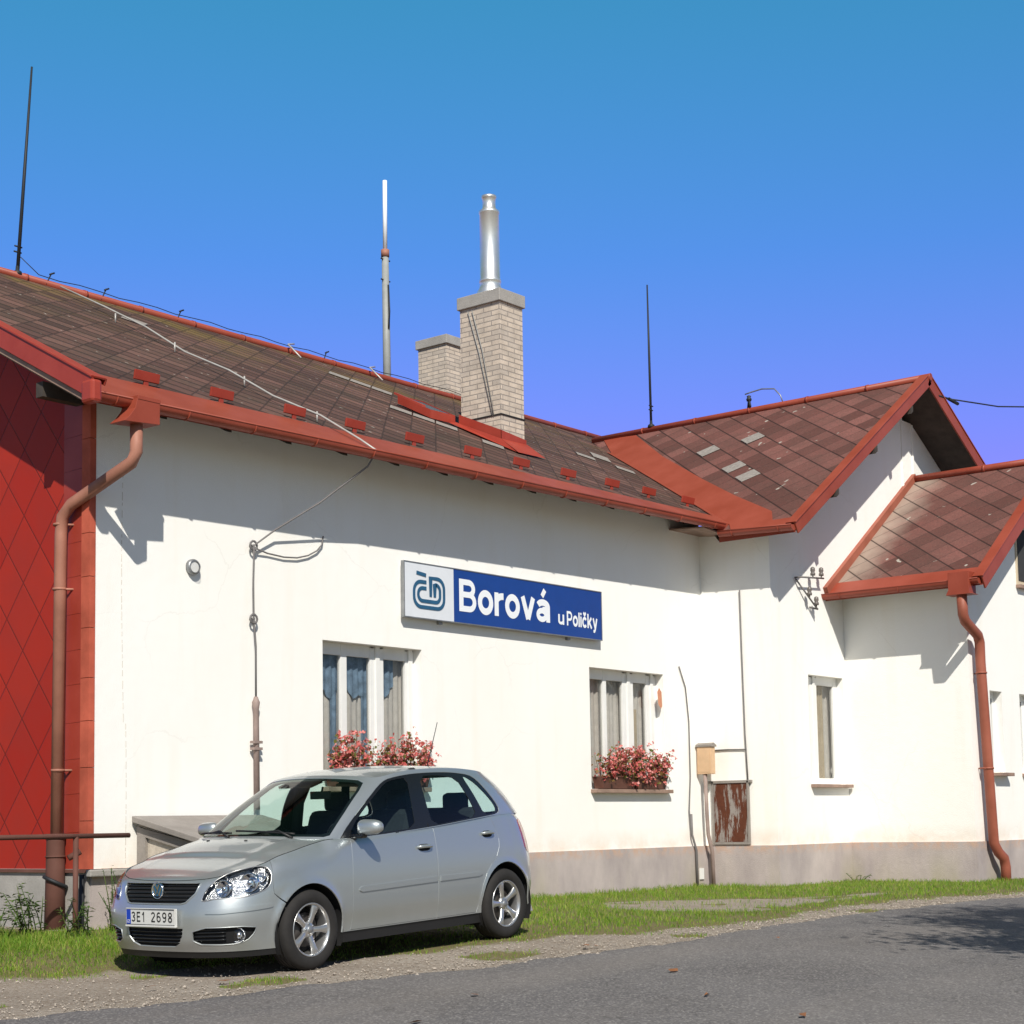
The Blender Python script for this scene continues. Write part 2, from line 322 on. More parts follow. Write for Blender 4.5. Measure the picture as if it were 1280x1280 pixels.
# ------------------------------------------------------------------ terrain
def sst(a,b,x):
    t=max(0.,min(1.,(x-a)/(b-a))); return t*t*(3-2*t)
def hgt(x,y):
    hc=max(-.16,min(0,-.116+.033*(x+1.33)))
    z=hc*(1-sst(-3.3,-1.8,y))
    if y<-4.6: z-=.05*min(-4.6-y,9)
    return z
def ploy(P,x):
    if x<=P[0][0]: return P[0][1]
    for (a,b),(c,d) in zip(P,P[1:]):
        if x<=c: return b+(d-b)*(x-a)/(c-a)
    return P[-1][1]
def wob(x,y,s=1.):
    return (math.sin(x*2.3*s+y*1.1)+math.sin(x*5.1*s-y*3.7+1.)+.6*math.sin(x*11.3*s+2*y)+.4*math.sin(x*23*s+7*y))/3
ROAD=[(-60,-4.75),(-4.3,-4.75),(-2,-4.92),(-.5,-5.3),(1.8,-5.62),(3.4,-5.45),(5.1,-5.28),(8.2,-5.22),(12,-5.5),(60,-7)]
GR=[(-60,-2.6),(-3,-2.75),(-1.7,-3.1),(-1.2,-3.3),(-.8,-4.0),(0,-4.35),(1.5,-4.5),(2.0,-4.95),(3.3,-5.08),(5,-4.9),(6.5,-4.62),(8,-4.65),(11,-5),(60,-6.5)]
PATH=[(5.2,-2.3),(6.2,-1.6),(7.3,-2.3),(7.9,-3.2),(9.8,-3.55),(9.3,-3.75),(7.9,-3.95),(6.4,-4.15),(5.1,-4.3),(4.9,-3.2)]
def inpoly(x,y,P):
    r=False;n=len(P);j=n-1
    for i in range(n):
        xi,yi=P[i];xj,yj=P[j]
        if (yi>y)!=(yj>y) and x<(xj-xi)*(y-yi)/(yj-yi)+xi: r=not r
        j=i
    return r
def cover(x,y):
    yb=ploy(GR,x)+.13*wob(x,y)
    c=sst(yb-.30,yb+.22,y)
    if 4.5<x<10 and -4.5<y<-1.3 and inpoly(x+.15*wob(x,y),y+.1*wob(y,x),PATH): c*=.12
    # tufts along the road edge
    if c<.3 and y>ploy(ROAD,x)-.02 and math.sin(x*3.1+1.3)+math.sin(x*1.27+y*6)+wob(x,y)>1.55: c=.75
    if y>0: c=.8 if x<-.3 else 0
    return c
def axis(a,b,st,far):
    L=[];v=a
    while v<b: L.append(v); v+=st
    L.append(b)
    lo=[a-far*(k/9)**3 for k in range(9,0,-1)]; hi=[b+far*(k/9)**3 for k in range(1,10)]
    return lo+L+hi
xs=axis(-9,17,.11,600); ys=axis(-9,1,.11,600)
mb=MB(); nx,ny=len(xs),len(ys)
mb.add([(x,y,hgt(x,y)+(.006*wob(x*3,y*3) if -8<y<0 else 0)) for x in xs for y in ys],[(i*ny+j,(i+1)*ny+j,(i+1)*ny+j+1,i*ny+j+1) for i in range(nx-1) for j in range(ny-1)],smooth=True)
g=mb.build('ground',M['ground']); tag(g,kind='structure')
ca=g.data.color_attributes.new('cover','FLOAT_COLOR','POINT')
for i,v in enumerate(g.data.vertices):
    c=cover(v.co.x,v.co.y) if abs(v.co.x)<25 and v.co.y>-12 else 0.5
    ca.data[i].color=(c,c,c,1)
# asphalt road: its own sheet with a ragged edge, thinning to the gravel
mb=MB(); xr=axis(-9,17,.07,300); rows=[0,.03,.12,.4,.9,1.6,2.6,4,6,9,13,20]
vs=[]
for x in xr:
    e=ploy(ROAD,x)+(.05*wob(x,0)+.03*wob(x*3,2) if abs(x)<20 else 0)
    for k,r in enumerate(rows):
        y=e-r; vs.append((x,y,hgt(x,y)+.006*wob(x*3,y*3)*(1 if y>-8 else 0)+(-.012 if k==0 else .010 if k==1 else .016)))
n=len(rows); mb.add(vs,[(i*n+j+1,(i+1)*n+j+1,(i+1)*n+j,i*n+j) for i in range(len(xr)-1) for j in range(n-1)],smooth=True)
tag(mb.build('road',M['asphalt']),kind='structure')

# ------------------------------------------------------------------ station building
B=empty('station_building',(0,0,0),'white plastered railway station house with brown shingle roofs, red gutters and red clad left gable','building')
XR,YW,XP,YP=11.11,-1.196,13.31,-3.213
ZP=.583
def wall(name,mat,org,ud,L,z0,top,ops=(),inward=(0,1,0),depth=.16,parent=B):
    """vertical wall in (u,z) with rectangular openings and their reveals; top: function of u"""
    ud=Vector(ud);org=Vector(org);iw=Vector(inward)
    us=sorted(set([0,L]+[v for o in ops for v in o[:2]])); 
    us2=[]
    for a,b in zip(us,us[1:]):
        k=max(1,int((b-a)/1.2)); us2+=[a+(b-a)*i/k for i in range(k)]
    us2.append(us[-1]); us=us2
    zs=sorted(set([z0]+[v for o in ops for v in o[2:4]]))
    m=MB(); P=lambda u,z,d=0: org+ud*u+Vector((0,0,z))+iw*d
    for a,b in zip(us,us[1:]):
        for k,za in enumerate(zs):
            last=k==len(zs)-1
            if any(a>=o[0]-1e-6 and b<=o[1]+1e-6 and za>=o[2]-1e-6 and za<o[3]-1e-6 for o in ops): continue
            q=[P(a,za),P(b,za),P(b,top(b) if last else zs[k+1]),P(a,top(a) if last else zs[k+1])]
            m.add(q,[(0,1,2,3)])
    for o in ops:
        a,b,c,d=o[:4]; dp=depth
        m.add([P(a,c),P(b,c),P(b,d),P(a,d),P(a,c,dp),P(b,c,dp),P(b,d,dp),P(a,d,dp)],[(0,4,7,3),(1,2,6,5),(3,7,6,2),(0,1,5,4)])
    return m.build(name,mat,parent)
ze=lambda x:5.13+.0155*x
RZ=8.60
def zmain(x,y): return ze(x)+(RZ-ze(x))*(y+.58)/6.58
SW=.6578
def zwing(x): return 5.10+SW*(x-10.70) if x<15.23 else 8.08-.574*(x-15.23)
SPH=.70
def zporch(x): return 4.37+SPH*(x-12.78) if x<15.92 else 6.568-.7*(x-15.92)
WA=(3.168,4.843,1.404,3.06); WB=(8.251,10.048,1.404,3.06)
wall('wall',M['plaster'],(0,0,0),(1,0,0),XR,ZP-.02,lambda u:zmain(u,0)-.03,[WA,WB])
wall('wall',M['plaster'],(XR,0,0),(0,-1,0),1.196,ZP-.02,lambda u:5.35,(),(1,0,0))
WW=(12.14-XR,13.22-XR,1.47,3.10)
wall('wall',M['plaster'],(XR,YW,0),(1,0,0),9.,ZP-.02,lambda u:zwing(XR+u)-.08,[(WW[0],WW[1],WW[2],WW[3])],depth=.2)
wall('wall',M['plaster'],(XP,YW,0),(0,-1,0),YW-YP,ZP-.02,lambda u:4.68,(),(1,0,0))
PW=[(14.02-XP,14.47-XP,1.6,2.83),(15.14-XP,15.6-XP,1.6,2.83),(15.2-XP,15.65-XP,4.58,5.5)]
wall('wall',M['plaster'],(XP,YP,0),(1,0,0),6.,ZP-.02,lambda u:zporch(XP+u)-.06,[PW[0],(PW[1][0],PW[1][1],1.6,2.83)],depth=.14)
# gable top breaks of the wing: a slightly proud boarded strip as in the photo
m=MB(); 
for x0 in (15.55,15.95): m.box(x0,x0+.03,YW-.025,YW-.002,6.2,zwing(x0)-.12)
m.build('gable_board',M['plaster'],B)
# plinths, 2 cm proud
m=MB(); m.box(-.02,XR,-.025,.3,-.4,ZP); m.box(XR-.025,XR+.3,YW-.025,-.0255,-.4,ZP); m.box(XR+.3,XP-.025,YW-.025,YW+.3,-.4,ZP)
m.box(XP-.025,XP+.3,YP-.025,YW-.0255,-.4,ZP); m.box(XP+.3,20,YP-.025,YP+.3,-.4,ZP)
m.build('plinth',M['plinth'],B)
m=MB(); m.box(-.05,-.0205,.0,12,-.4,ZP); m.build('plinth',M['plaster'] and M['concrete'],B)
# broad stone ledge on the corner and ragged joint under the plaster
m=MB(); m.box(-.09,.55,-.10,-.026,ZP-.075,ZP-.005); m.build('ledge',M['concrete'],B,bevel=.012)
# ---- left gable (faces -x): red cladding, corner column, trim board
zg=lambda y: zmain(-.0,y)-.10 if y<6 else zmain(0,12-y)-.10
m=MB(); N=24
for i in range(N):
    y0=.42+(11.8-.42)*i/N; y1=.42+(11.8-.42)*(i+1)/N
    q=[(-.03,y0,ZP),(-.03,y1,ZP),(-.03,y1,zg(y1)),(-.03,y0,zg(y0))]
    m.add(q,[(0,1,2,3)],uv=[(a[1]*1.0,a[2]*.8) for a in q])
m.build('cladding',M['clad'],B)
m=MB(); z=ZP
k=0
while z<zg(.3)-.1:
    z1=min(z+.36+.02*math.sin(k*2.1),zg(.25)); m.prism([(-.045,.12,z),(-.045,.43,z-.01),(-.045,.43,z1-.012),(-.045,.12,z1-.004)],(.045,0,0)); z=z1; k+=1
m.build('shingle_column',M['red_bright'],B)
m=MB(); z=ZP;k=0
while z<5.2:
    z1=min(z+.47+.05*math.sin(k*1.7),5.3); m.box(-.06,.012,-.014,.118,z,z1-.006); z=z1;k+=1
m.build('corner_board',M['trim'],B)
m=MB(); m.box(.005,.02,.02,11.9,ZP,5.3); m.build('wall',M['plaster'],B)
m=MB(); m.box(-.075,.0,-.03,11.5,ZP-.035,ZP-.003); m.build('drip_rail',M['rust'],B)
# back and far walls close the volume
m=MB(); m.box(0,22,11.85,12,-.4,5.2); m.box(21.9,22,-3,12,-.4,5.2); m.build('wall',M['plaster'],B)
# ---- roofs
def yval(x):
    if x<10.97: return -.58
    zt=zwing(x); e=ze(x); y=-.58+(zt-e)*6.58/(RZ-e); return max(-.58,min(y,5.9))
def sheet(name,mat,fz,xs,ylo,yhi,uvf,ny=6,off=0.,parent=B,thick=0):
    m=MB(); 
    for a,b in zip(xs,xs[1:]):
        for j in range(ny):
            q=[]
            for (x,t) in ((a,j/ny),(b,j/ny),(b,(j+1)/ny),(a,(j+1)/ny)):
                y=ylo(x)+(yhi(x)-ylo(x))*t; q.append((x,y,fz(x,y)+off))
            m.add(q,[(0,1,2,3)],uv=[uvf(*p) for p in q])
    return m.build(name,mat,parent,fixn=False)
mx=[-.62+i*(11.59/24) for i in range(25)]+[10.97+i*(4.0/10) for i in range(1,11)]+[15.5,16.5,18,20,22.5]
roof=sheet('roof',M['tiles'],zmain,mx,yval,lambda x:6.,lambda x,y,z:(x,(y+.58)*1.135))
zb=lambda x,y: zmain(x,12-y)
m=MB(); m.add([(-.62,6,RZ),(22.5,6,RZ),(22.5,12.6,5.1),(-.62,12.6,5.1)],[(0,1,2,3)],uv=[(0,0),(23,0),(23,7),(0,7)]); m.build('roof',M['tiles'],B)
# wing roof, left and right slopes
def wingpoly(P,fz,uvf,name,mat,off=0,parent=B):
    m=MB(); q=[(x,y,fz(x)+off) for x,y in P]; m.add(q,[tuple(range(len(q)))],uv=[uvf(*p) for p in q]); o=m.build(name,mat,parent,fixn=False); return o
valley=[(15.23-i*.5,yval(15.23-i*.5-1e-4)) for i in range(9)]
uvw=lambda x,y,z:(-y,(x-10.70)*1.197)
w=wingpoly([(10.70,-1.88),(15.23,-1.88)]+valley+[(10.70,-.62)],zwing,uvw,'roof',M['diamond'])
vr=[(15.24+i*.75,yval(15.24+i*.75)) for i in range(7)]
wingpoly([(19.8,-1.88),(19.8,-.6)]+vr[::-1]+[(15.23,-1.88)],lambda x:zwing(max(x,15.231)),lambda x,y,z:(y,(19.8-x)*1.15),'roof',M['diamond'])
# porch roof
uvp=lambda x,y,z:(-y,(x-12.78)*1.22)
wingpoly([(12.78,-3.72),(15.92,-3.72),(15.92,YW-.01),(12.78,YW-.01)],zporch,uvp,'roof',M['diamond_lime'])
wingpoly([(20,-3.72),(20,YW-.01),(15.92,YW-.01),(15.92,-3.72)],lambda x:zporch(max(x,15.921)),lambda x,y,z:(y,(20-x)*1.22),'roof',M['diamond'])
# soffits: dark boarded undersides, 9 cm below the tiles
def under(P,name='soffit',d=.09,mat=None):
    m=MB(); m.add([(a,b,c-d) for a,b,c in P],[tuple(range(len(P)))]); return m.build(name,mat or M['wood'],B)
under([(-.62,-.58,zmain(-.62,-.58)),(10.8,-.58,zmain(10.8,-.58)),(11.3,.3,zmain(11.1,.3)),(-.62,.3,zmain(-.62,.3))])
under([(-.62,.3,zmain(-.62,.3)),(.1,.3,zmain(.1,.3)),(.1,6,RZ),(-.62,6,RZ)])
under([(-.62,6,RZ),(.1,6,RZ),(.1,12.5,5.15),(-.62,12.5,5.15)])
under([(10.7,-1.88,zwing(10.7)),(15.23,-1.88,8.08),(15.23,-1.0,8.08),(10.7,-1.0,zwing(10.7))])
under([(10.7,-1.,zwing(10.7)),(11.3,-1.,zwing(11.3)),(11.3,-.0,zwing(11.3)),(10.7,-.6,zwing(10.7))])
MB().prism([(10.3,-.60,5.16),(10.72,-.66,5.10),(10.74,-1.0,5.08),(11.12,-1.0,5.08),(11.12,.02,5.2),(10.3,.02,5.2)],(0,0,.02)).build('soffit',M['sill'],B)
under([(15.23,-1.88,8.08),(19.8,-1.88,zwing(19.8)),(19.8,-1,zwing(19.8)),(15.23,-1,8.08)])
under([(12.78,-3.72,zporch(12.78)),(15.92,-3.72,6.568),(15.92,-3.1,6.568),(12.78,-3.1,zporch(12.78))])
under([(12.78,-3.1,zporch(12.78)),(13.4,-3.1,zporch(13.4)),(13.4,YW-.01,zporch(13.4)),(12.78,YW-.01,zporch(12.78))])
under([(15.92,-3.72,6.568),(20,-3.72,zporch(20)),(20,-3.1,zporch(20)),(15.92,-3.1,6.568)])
# rafter tails under the main and wing eaves
for i in range(13):
    x=.5+i*.86
    if x>10.6: break
    a=Vector((x,-.46,zmain(x,-.46)-.115)); b=Vector((x,.05,zmain(x,.05)-.13)); d=(b-a)/2
    MB().obox((a+b)/2,d,(.04,0,0),(0,0,.03)).build('rafter_tail',M['wood'],B)
for (x,y) in ((11.9,-1.62),(13.2,-1.62),(14.5,-1.62)):
    MB().obox((x,y,zwing(x)-.17),(0,.30,0),(.04,0,.025),(0,0,.045)).build('purlin_end',M['wood'],B)
for (x,y) in ((13.5,-3.4),(14.6,-3.4)):
    MB().obox((x,y,zporch(x)-.16),(0,.28,0),(.05,0,.03),(0,0,.06)).build('purlin_end',M['wood'],B)
MB().obox((-.33,.12,zmain(-.3,.12)-.24),(.24,0,0),(0,.055,0),(0,0,.075)).build('purlin_end',M['wood'],B)
# ---- red sheet metal
def strip(name,quads,mat='red',parent=B,bevel=0):
    m=MB()
    for q in quads: m.add(q,[tuple(range(len(q)))])
    return m.build(name,M[mat],parent,fixn=False)
q=[]
for a,b in zip(mx,mx[1:]):
    if a>11.: break
    b=min(b,11.05)
    ya=.24-.045*a; yb=.24-.045*b
    q.append([(a,-.60,zmain(a,-.6)+.02),(b,-.60,zmain(b,-.6)+.02),(b,yb,zmain(b,yb)+.022),(a,ya,zmain(a,ya)+.022)])
    q.append([(a,-.60,zmain(a,-.6)-.09),(b,-.60,zmain(b,-.6)-.09),(b,-.60,zmain(b,-.6)+.02),(a,-.60,zmain(a,-.6)+.02)])
strip('eave_flashing',q)
fl=[(10.72,-1.5),(11.2,-1.21),(11.92,-.16),(12.72,.92),(13.95,2.50),(15.15,3.87),(15.23,4.66)]
vv=[(x,yval(x)) for x in (14.5,14,13.5,13,12.5,12,11.5,11.05)]
m=MB(); P=[(x,y,zwing(x)+.016) for x,y in fl+vv+[(10.97,-.62),(10.72,-.80)]]; m.add(P,[tuple(range(len(P)))]); m.build('valley_flashing',M['red'],B,fixn=False)
q=[]
for a,b in zip(vv,vv[1:]):
    q.append([(a[0],a[1],zmain(*a)+.018),(a[0]-.16,a[1],zmain(a[0]-.16,a[1])+.018),(b[0]-.16,b[1],zmain(b[0]-.16,b[1])+.018),(b[0],b[1],zmain(*b)+.018)])
strip('valley_flashing',q)
strip('eave_flashing',[[(10.68,-1.88,zwing(10.68)+.02),(10.68,-.8,zwing(10.68)+.02),(10.90,-.8,zwing(10.90)+.02),(10.90,-1.88,zwing(10.90)+.02)],[(10.68,-1.88,zwing(10.68)-.1),(10.68,-.62,zwing(10.68)-.1),(10.68,-.62,zwing(10.68)+.02),(10.68,-1.88,zwing(10.68)+.02)]])
strip('eave_flashing',[[(12.76,-3.72,zporch(12.76)+.02),(12.76,YW,zporch(12.76)+.02),(13.02,YW,zporch(13.02)+.02),(13.02,-3.72,zporch(13.02)+.02)],[(12.76,-3.72,zporch(12.76)-.1),(12.76,YW,zporch(12.76)-.1),(12.76,YW,zporch(12.76)+.02),(12.76,-3.72,zporch(12.76)+.02)]])
m=MB(); a=Vector((12.72,YW-.035,zporch(12.72)+.07)); b=Vector((15.95,YW-.035,zporch(15.95-.03)+.07)); m.obox((a+b)/2,(b-a)/2,(0,.035,0),(-.035,0,.06)); m.build('wall_flashing',M['pipe_red'],B)
# verge boards (fascia + capping)
def verge(P,Q,out,h=.17,w=.13,mat='red',name='verge_board'):
    P=Vector(P);Q=Vector(Q);o=Vector(out); d=(Q-P); up=Vector((0,0,1)); n=o.cross(d).normalized(); n=n if n.z>0 else -n
    m=MB(); m.obox((P+Q)/2+o*.012-n*(h/2-.05),d/2,o*.014,n*h/2)                 # fascia
    m.obox((P+Q)/2-o*(w/2-.03)+n*.058,d/2,o*(w/2+.01),n*.012)                       # capping
    m.obox((P+Q)/2-o*(w-.02)+n*.03,d/2,o*.01,n*.035)
    return m.build(name,M[mat],B,bevel=.006)
verge((-.62,-.78,zmain(-.62,-.78)+.14),(-.62,6,RZ+.14),(-1,0,0),.19,.16,'red_bright')
verge((-.62,12.6,5.15),(-.62,6,RZ+.10),(-1,0,0),.22,.16)
verge((10.66,-1.88,zwing(10.66)),(15.23,-1.88,8.10),(0,-1,0),.17,.14)
verge((19.8,-1.88,zwing(19.8)),(15.23,-1.88,8.10),(0,-1,0),.20,.14)
verge((12.72,-3.72,zporch(12.72)),(15.92,-3.72,6.59),(0,-1,0),.20,.14)
verge((20,-3.72,zporch(20)),(15.92,-3.72,6.59),(0,-1,0),.20,.14)
m=MB(); a=Vector((-.6,-.72,zmain(-.6,-.72)-.055)); b=Vector((-.6,6,RZ-.055)); m.obox((a+b)/2,(b-a)/2,(.018,0,0),(0,-.01,.022)); m.build('barge_rafter',M['sill'],B)
MB().box(-.70,-.58,-.88,-.70,ze(-.6)-.17,ze(-.6)+.05).build('verge_end',M['red_bright'],B,bevel=.03)
# ridge caps
def ridge(P,Q,seam=1.0):
    P=Vector(P);Q=Vector(Q);m=MB(); m.tube([P,Q],.062,8)
    n=int((Q-P).length/seam); 
    for i in range(1,n): 
        c=P.lerp(Q,i/n); d=(Q-P).normalized()*.02; m.tube([c-d,c+d],.07,8)
    return m.build('ridge_cap',M['red'],B)
ridge((-.65,6,RZ+.02),(22.5,6,RZ+.02)); ridge((15.23,-1.93,8.11),(15.23,4.9,8.11)); ridge((15.92,-3.76,6.61),(15.92,YW,6.61))
# gutters
def gutter(P,Q,r=.068,back=(0,1,0),brk=.9,mat='red'):
    P=Vector(P);Q=Vector(Q);d=(Q-P);L=d.length;d=d/L;bk=Vector(back);up=Vector((0,0,1)); m=MB()
    prof=[(-r*math.cos(t),-r*math.sin(t)) for t in [PI*i/10 for i in range(11)]]
    prof=[(prof[0][0]-.004,.014)]+prof+[(prof[-1][0],.02)]
    k=len(prof); vs=[E+bk*a+up*b for E in (P,Q) for a,b in prof]; inn=[E+bk*a*.92+up*(b*.92) for E in (P,Q) for a,b in prof]
    m.add(vs,[(i,i+1,k+i+1,k+i) for i in range(k-1)],smooth=True); m.add(inn,[(i,i+1,k+i+1,k+i) for i in range(k-1)],smooth=True)
    m.add([P+bk*a+up*b for a,b in prof],[tuple(range(k))]); m.add([Q+bk*a+up*b for a,b in prof],[tuple(range(k))])
    m.tube([P-bk*r+up*.012,Q-bk*r+up*.012],.009,6)
    o=m.build('gutter',M[mat],B,fixn=False)
    n=max(1,int(L/brk))
    for i in range(n+1):
        c=P+d*(L*(i+.3)/(n+.6)); MB().tube([c+bk*a*1.06+up*b*1.06 for a,b in prof[1:-1]],.009,5,caps=False).build('gutter_bracket',M[mat],o)
    return o
gutter((-.55,-.66,ze(-.5)-.035),(10.70,-.66,ze(10.70)-.06))
gutter((10.63,-1.88,5.075),(10.63,-.66,5.12),back=(1,0,0))
gutter((12.70,-3.70,4.335),(12.70,YW+.0,4.335),back=(1,0,0))
# hopper + downpipe, left
def pipe(path,r,mat,name='downpipe',n=14):
    return MB().tube(path,r,n).build(name,M[mat],B)
m=MB(); m.prism([(-.10,-.80,5.12),(.17,-.80,5.12),(.17,-.80,4.88),(-.27,-.80,4.85),(-.20,-.80,4.91),(-.13,-.80,5.0)],(0,.22,0)); m.box(-.105,.175,-.805,-.575,5.09,5.13); m.build('rainwater_hopper',M['red'],B,bevel=.004)
dp=pipe([(-.03,-.69,4.9),(-.03,-.69,4.60),(-.045,-.64,4.50),(-.11,.22,4.19),(-.13,.33,4.08),(-.135,.35,3.9),(-.14,.37,.85)],.062,'pipe')
for z in (4.0,3.35,1.55):
    m=MB(); m.tube([(-.137,.36,z-.012),(-.137,.36,z+.012)],.07,14); m.tube([(-.137,.34,z),(-.03,.26,z)],.012,6); m.build('pipe_clamp',M['pipe'],dp)
m=MB(); m.tube([(-.145,.38,.90),(-.145,.38,.86),(-.145,.38,.60),(-.15,.38,-.15)],[.088,.088,.092,.103],18); m.tube([(-.145,.38,.88),(-.145,.38,.93)],.098,18); m.tube([(-.145,.38,.70),(-.145,.38,.715)],.099,18); m.build('cast_iron_foot',M['rust'],dp)
m=MB(); m.tube([(-.145+.105*math.cos(t),.38+.105*math.sin(t),.46-.05*math.cos(t+.6)) for t in [2*PI*i/20 for i in range(20)]],.02,6,close=True); m.build('band',M['iron'],dp)
# hopper + downpipe at the porch
m=MB(); m.prism([(12.60,-3.26,4.46),(12.60,-3.58,4.46),(12.60,-3.58,4.15),(12.60,-3.62,4.13),(12.60,-3.22,4.13),(12.60,-3.26,4.2)],(.24,0,0)); m.build('rainwater_hopper',M['red'],B,bevel=.004)
dp=pipe([(12.70,-3.42,4.16),(12.72,-3.42,3.85),(12.78,-3.42,3.76),(13.34,-3.36,3.60),(13.42,-3.35,3.50),(13.42,-3.35,3.2),(13.62,-3.35,.56),(13.72,-3.37,.42),(13.84,-3.40,.33),(13.89,-3.40,.20),(13.89,-3.40,-.05)],.075,'pipe_red')
for z in (3.05,1.65):
    m=MB(); xx=13.42+(3.2-z)*.076; m.tube([(xx,-3.35,z-.012),(xx,-3.35,z+.012)],.085,14); m.tube([(13.43,-3.35,z),(13.5,-3.22,z)],.012,6); m.build('pipe_clamp',M['pipe_red'],dp)
# snow guards
for i,x in enumerate((.88,1.91,3.0,3.98,5.02,6.12,7.11,8.13,9.15,10.06,11.08)):
    y=.30-.012*x; z=zmain(x,y)
    m=MB(); m.obox((x,y-.01,z+.095),(.165,0,0),(0,.012,0),(0,-.01,.05)); m.obox((x,y+.005,z+.04),(.03,0,0),(0,.01,0),(0,0,.07)); m.build('snow_guard',M['red_bright'],B,bevel=.004)
# ---- windows
def window(org,ud,inw,W,z0,z1,bars,mull,name='window',top=.10,curt=(),sill=True,so=.10,sillmat='sill',dpt=.13):
    """frame with glazed lights; bars: list of (u0,u1) glass spans"""
    o=Vector(org);u=Vector(ud);n=Vector(inw);P=lambda a,d,z:o+u*a+n*d+Vector((0,0,z))
    fr=MB()
    def bx(m,a0,a1,d0,d1,c0,c1): m.obox((P(a0,d0,c0)+P(a1,d1,c1))/2,u*((a1-a0)/2),n*((d1-d0)/2),Vector((0,0,(c1-c0)/2)))
    edges=[0]+[v for b in bars for v in b]+[W]
    for k in range(0,len(edges),2):
        a0,a1=edges[k],edges[k+1]
        if a1-a0>.15:
            mid=(a0+a1)/2; bx(fr,a0,mid-.035,dpt,dpt+.06,z0,z1-.02); bx(fr,mid+.035,a1,dpt,dpt+.06,z0,z1-.02); bx(fr,mid-.035,mid+.035,dpt-.02,dpt+.06,z0,z1-.0)
        else: bx(fr,a0,a1,dpt,dpt+.06,z0,z1)
    for b in bars: bx(fr,b[0],b[1],dpt+.002,dpt+.058,z0,z0+.09); bx(fr,b[0],b[1],dpt+.002,dpt+.058,z1-top,z1)
    f=fr.build(name,M['white'],B,bevel=.004)
    for b in bars:
        g=MB(); bx(g,b[0]-.005,b[1]+.005,dpt+.03,dpt+.036,z0+.08,z1-top+.01); g.build('pane',M['winglass'],f)
    for (mat,a0,a1,c0,c1,d) in curt:
        c=MB(); N=int((a1-a0)/.02)+2; vs=[]
        for i in range(N+1):
            a=a0+(a1-a0)*i/N; w=.012*math.sin(a*70)+.006*math.sin(a*31)
            zb=c0+(.05*math.sin(a*14)+.03*math.sin(a*33) if mat=='blue_curtain' else 0)
            vs+= [P(a,d+w,zb),P(a,d+w,c1)]
        c.add(vs,[(2*i,2*i+2,2*i+3,2*i+1) for i in range(N)],smooth=True); c.build('curtain',M[mat],f)
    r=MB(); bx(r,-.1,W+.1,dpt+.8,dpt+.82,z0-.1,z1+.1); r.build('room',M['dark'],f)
    if sill:
        s=MB(); bx(s,-.02,W+.05,-so,dpt,z0-.055,z0-.004); s.build('sill',M[sillmat],f,bevel=.006)
    return f
X0=WA[0]
window((X0,0,0),(1,0,0),(0,1,0),WA[1]-X0,WA[2],WA[3],[(.10,.42),(.52,.91),(1.14,1.52)],None,top=.14,curt=[('curtain',.02,1.64,1.42,3.0,.26),('blue_curtain',.06,1.0,2.50,2.98,.23),('blue_curtain',.33,.47,1.45,2.9,.235),('blue_curtain',.86,.96,1.45,2.9,.235),('blue_curtain',1.14,1.4,2.55,2.98,.23)])
X0=WB[0]
window((X0,0,0),(1,0,0),(0,1,0),WB[1]-X0,WB[2],WB[3],[(.10,.49),(.57,.96),(1.22,1.54)],None,top=.14,curt=[('curtain',.02,1.3,1.42,3.0,.26),('beige',1.22,1.42,1.42,2.55,.23),('curtain',1.3,1.75,1.42,3.0,.27)])
window((12.14,YW,0),(1,0,0),(0,1,0),1.08,1.47,3.10,[(.08,.22),(.44,.95)],None,top=.13,curt=[('beige',.45,.8,1.5,3.,.22),('curtain',.05,1.05,1.5,3.,.25)],dpt=.11)
window((14.02,YP,0),(1,0,0),(0,1,0),.45,1.6,2.83,[(.08,.37)],None,top=.1,so=.13)
window((15.14,YP,0),(1,0,0),(0,1,0),.46,1.6,2.83,[(.08,.38)],None,top=.1,so=.13)
m=MB(); m.box(15.22,15.7,YP-.02,YP-.004,4.55,5.5); up=m.build('window',M['beige'],B)
MB().box(15.27,15.65,YP-.03,YP-.021,4.62,5.45).build('pane',M['dark'],up); MB().box(15.2,15.72,YP-.08,YP-.003,4.5,4.549).build('sill',M['sill'],up)
# bare patch of render by the right window, small damaged plaster spots
m=MB(); m.add([(9.90,-.006,2.62),(9.97,-.006,2.56),(10.0,-.006,2.6),(9.99,-.006,2.8),(9.93,-.006,2.86),(9.88,-.006,2.8)],[tuple(range(6))]); m.build('bare_patch',simple('bare_brick',(.55,.24,.14),.9,var=.2),B)
# rusty hatch on the side wall
m=MB(); m.box(XR-.03,XR-.005,-.72,-.155,.635,1.49); dr=m.build('hatch_door',M['rustdoor'],B,bevel=.003)
m=MB(); m.box(XR-.045,XR-.004,-.75,-.722,.60,1.52); m.box(XR-.045,XR-.004,-.153,-.125,.60,1.52); m.box(XR-.045,XR-.004,-.80,-.07,1.492,1.53); m.box(XR-.045,XR-.004,-.722,-.155,.60,.633); m.build('hatch_frame',M['lid'],dr)
# vent louvre in the porch plinth
m=MB(); 
for i in range(4): m.obox((XP-.035,-1.13+.0,.12+i*.075),(.012,0,.01),(0,-.09,0),(0,0,.008))
m.build('vent_grille',M['iron'],B)
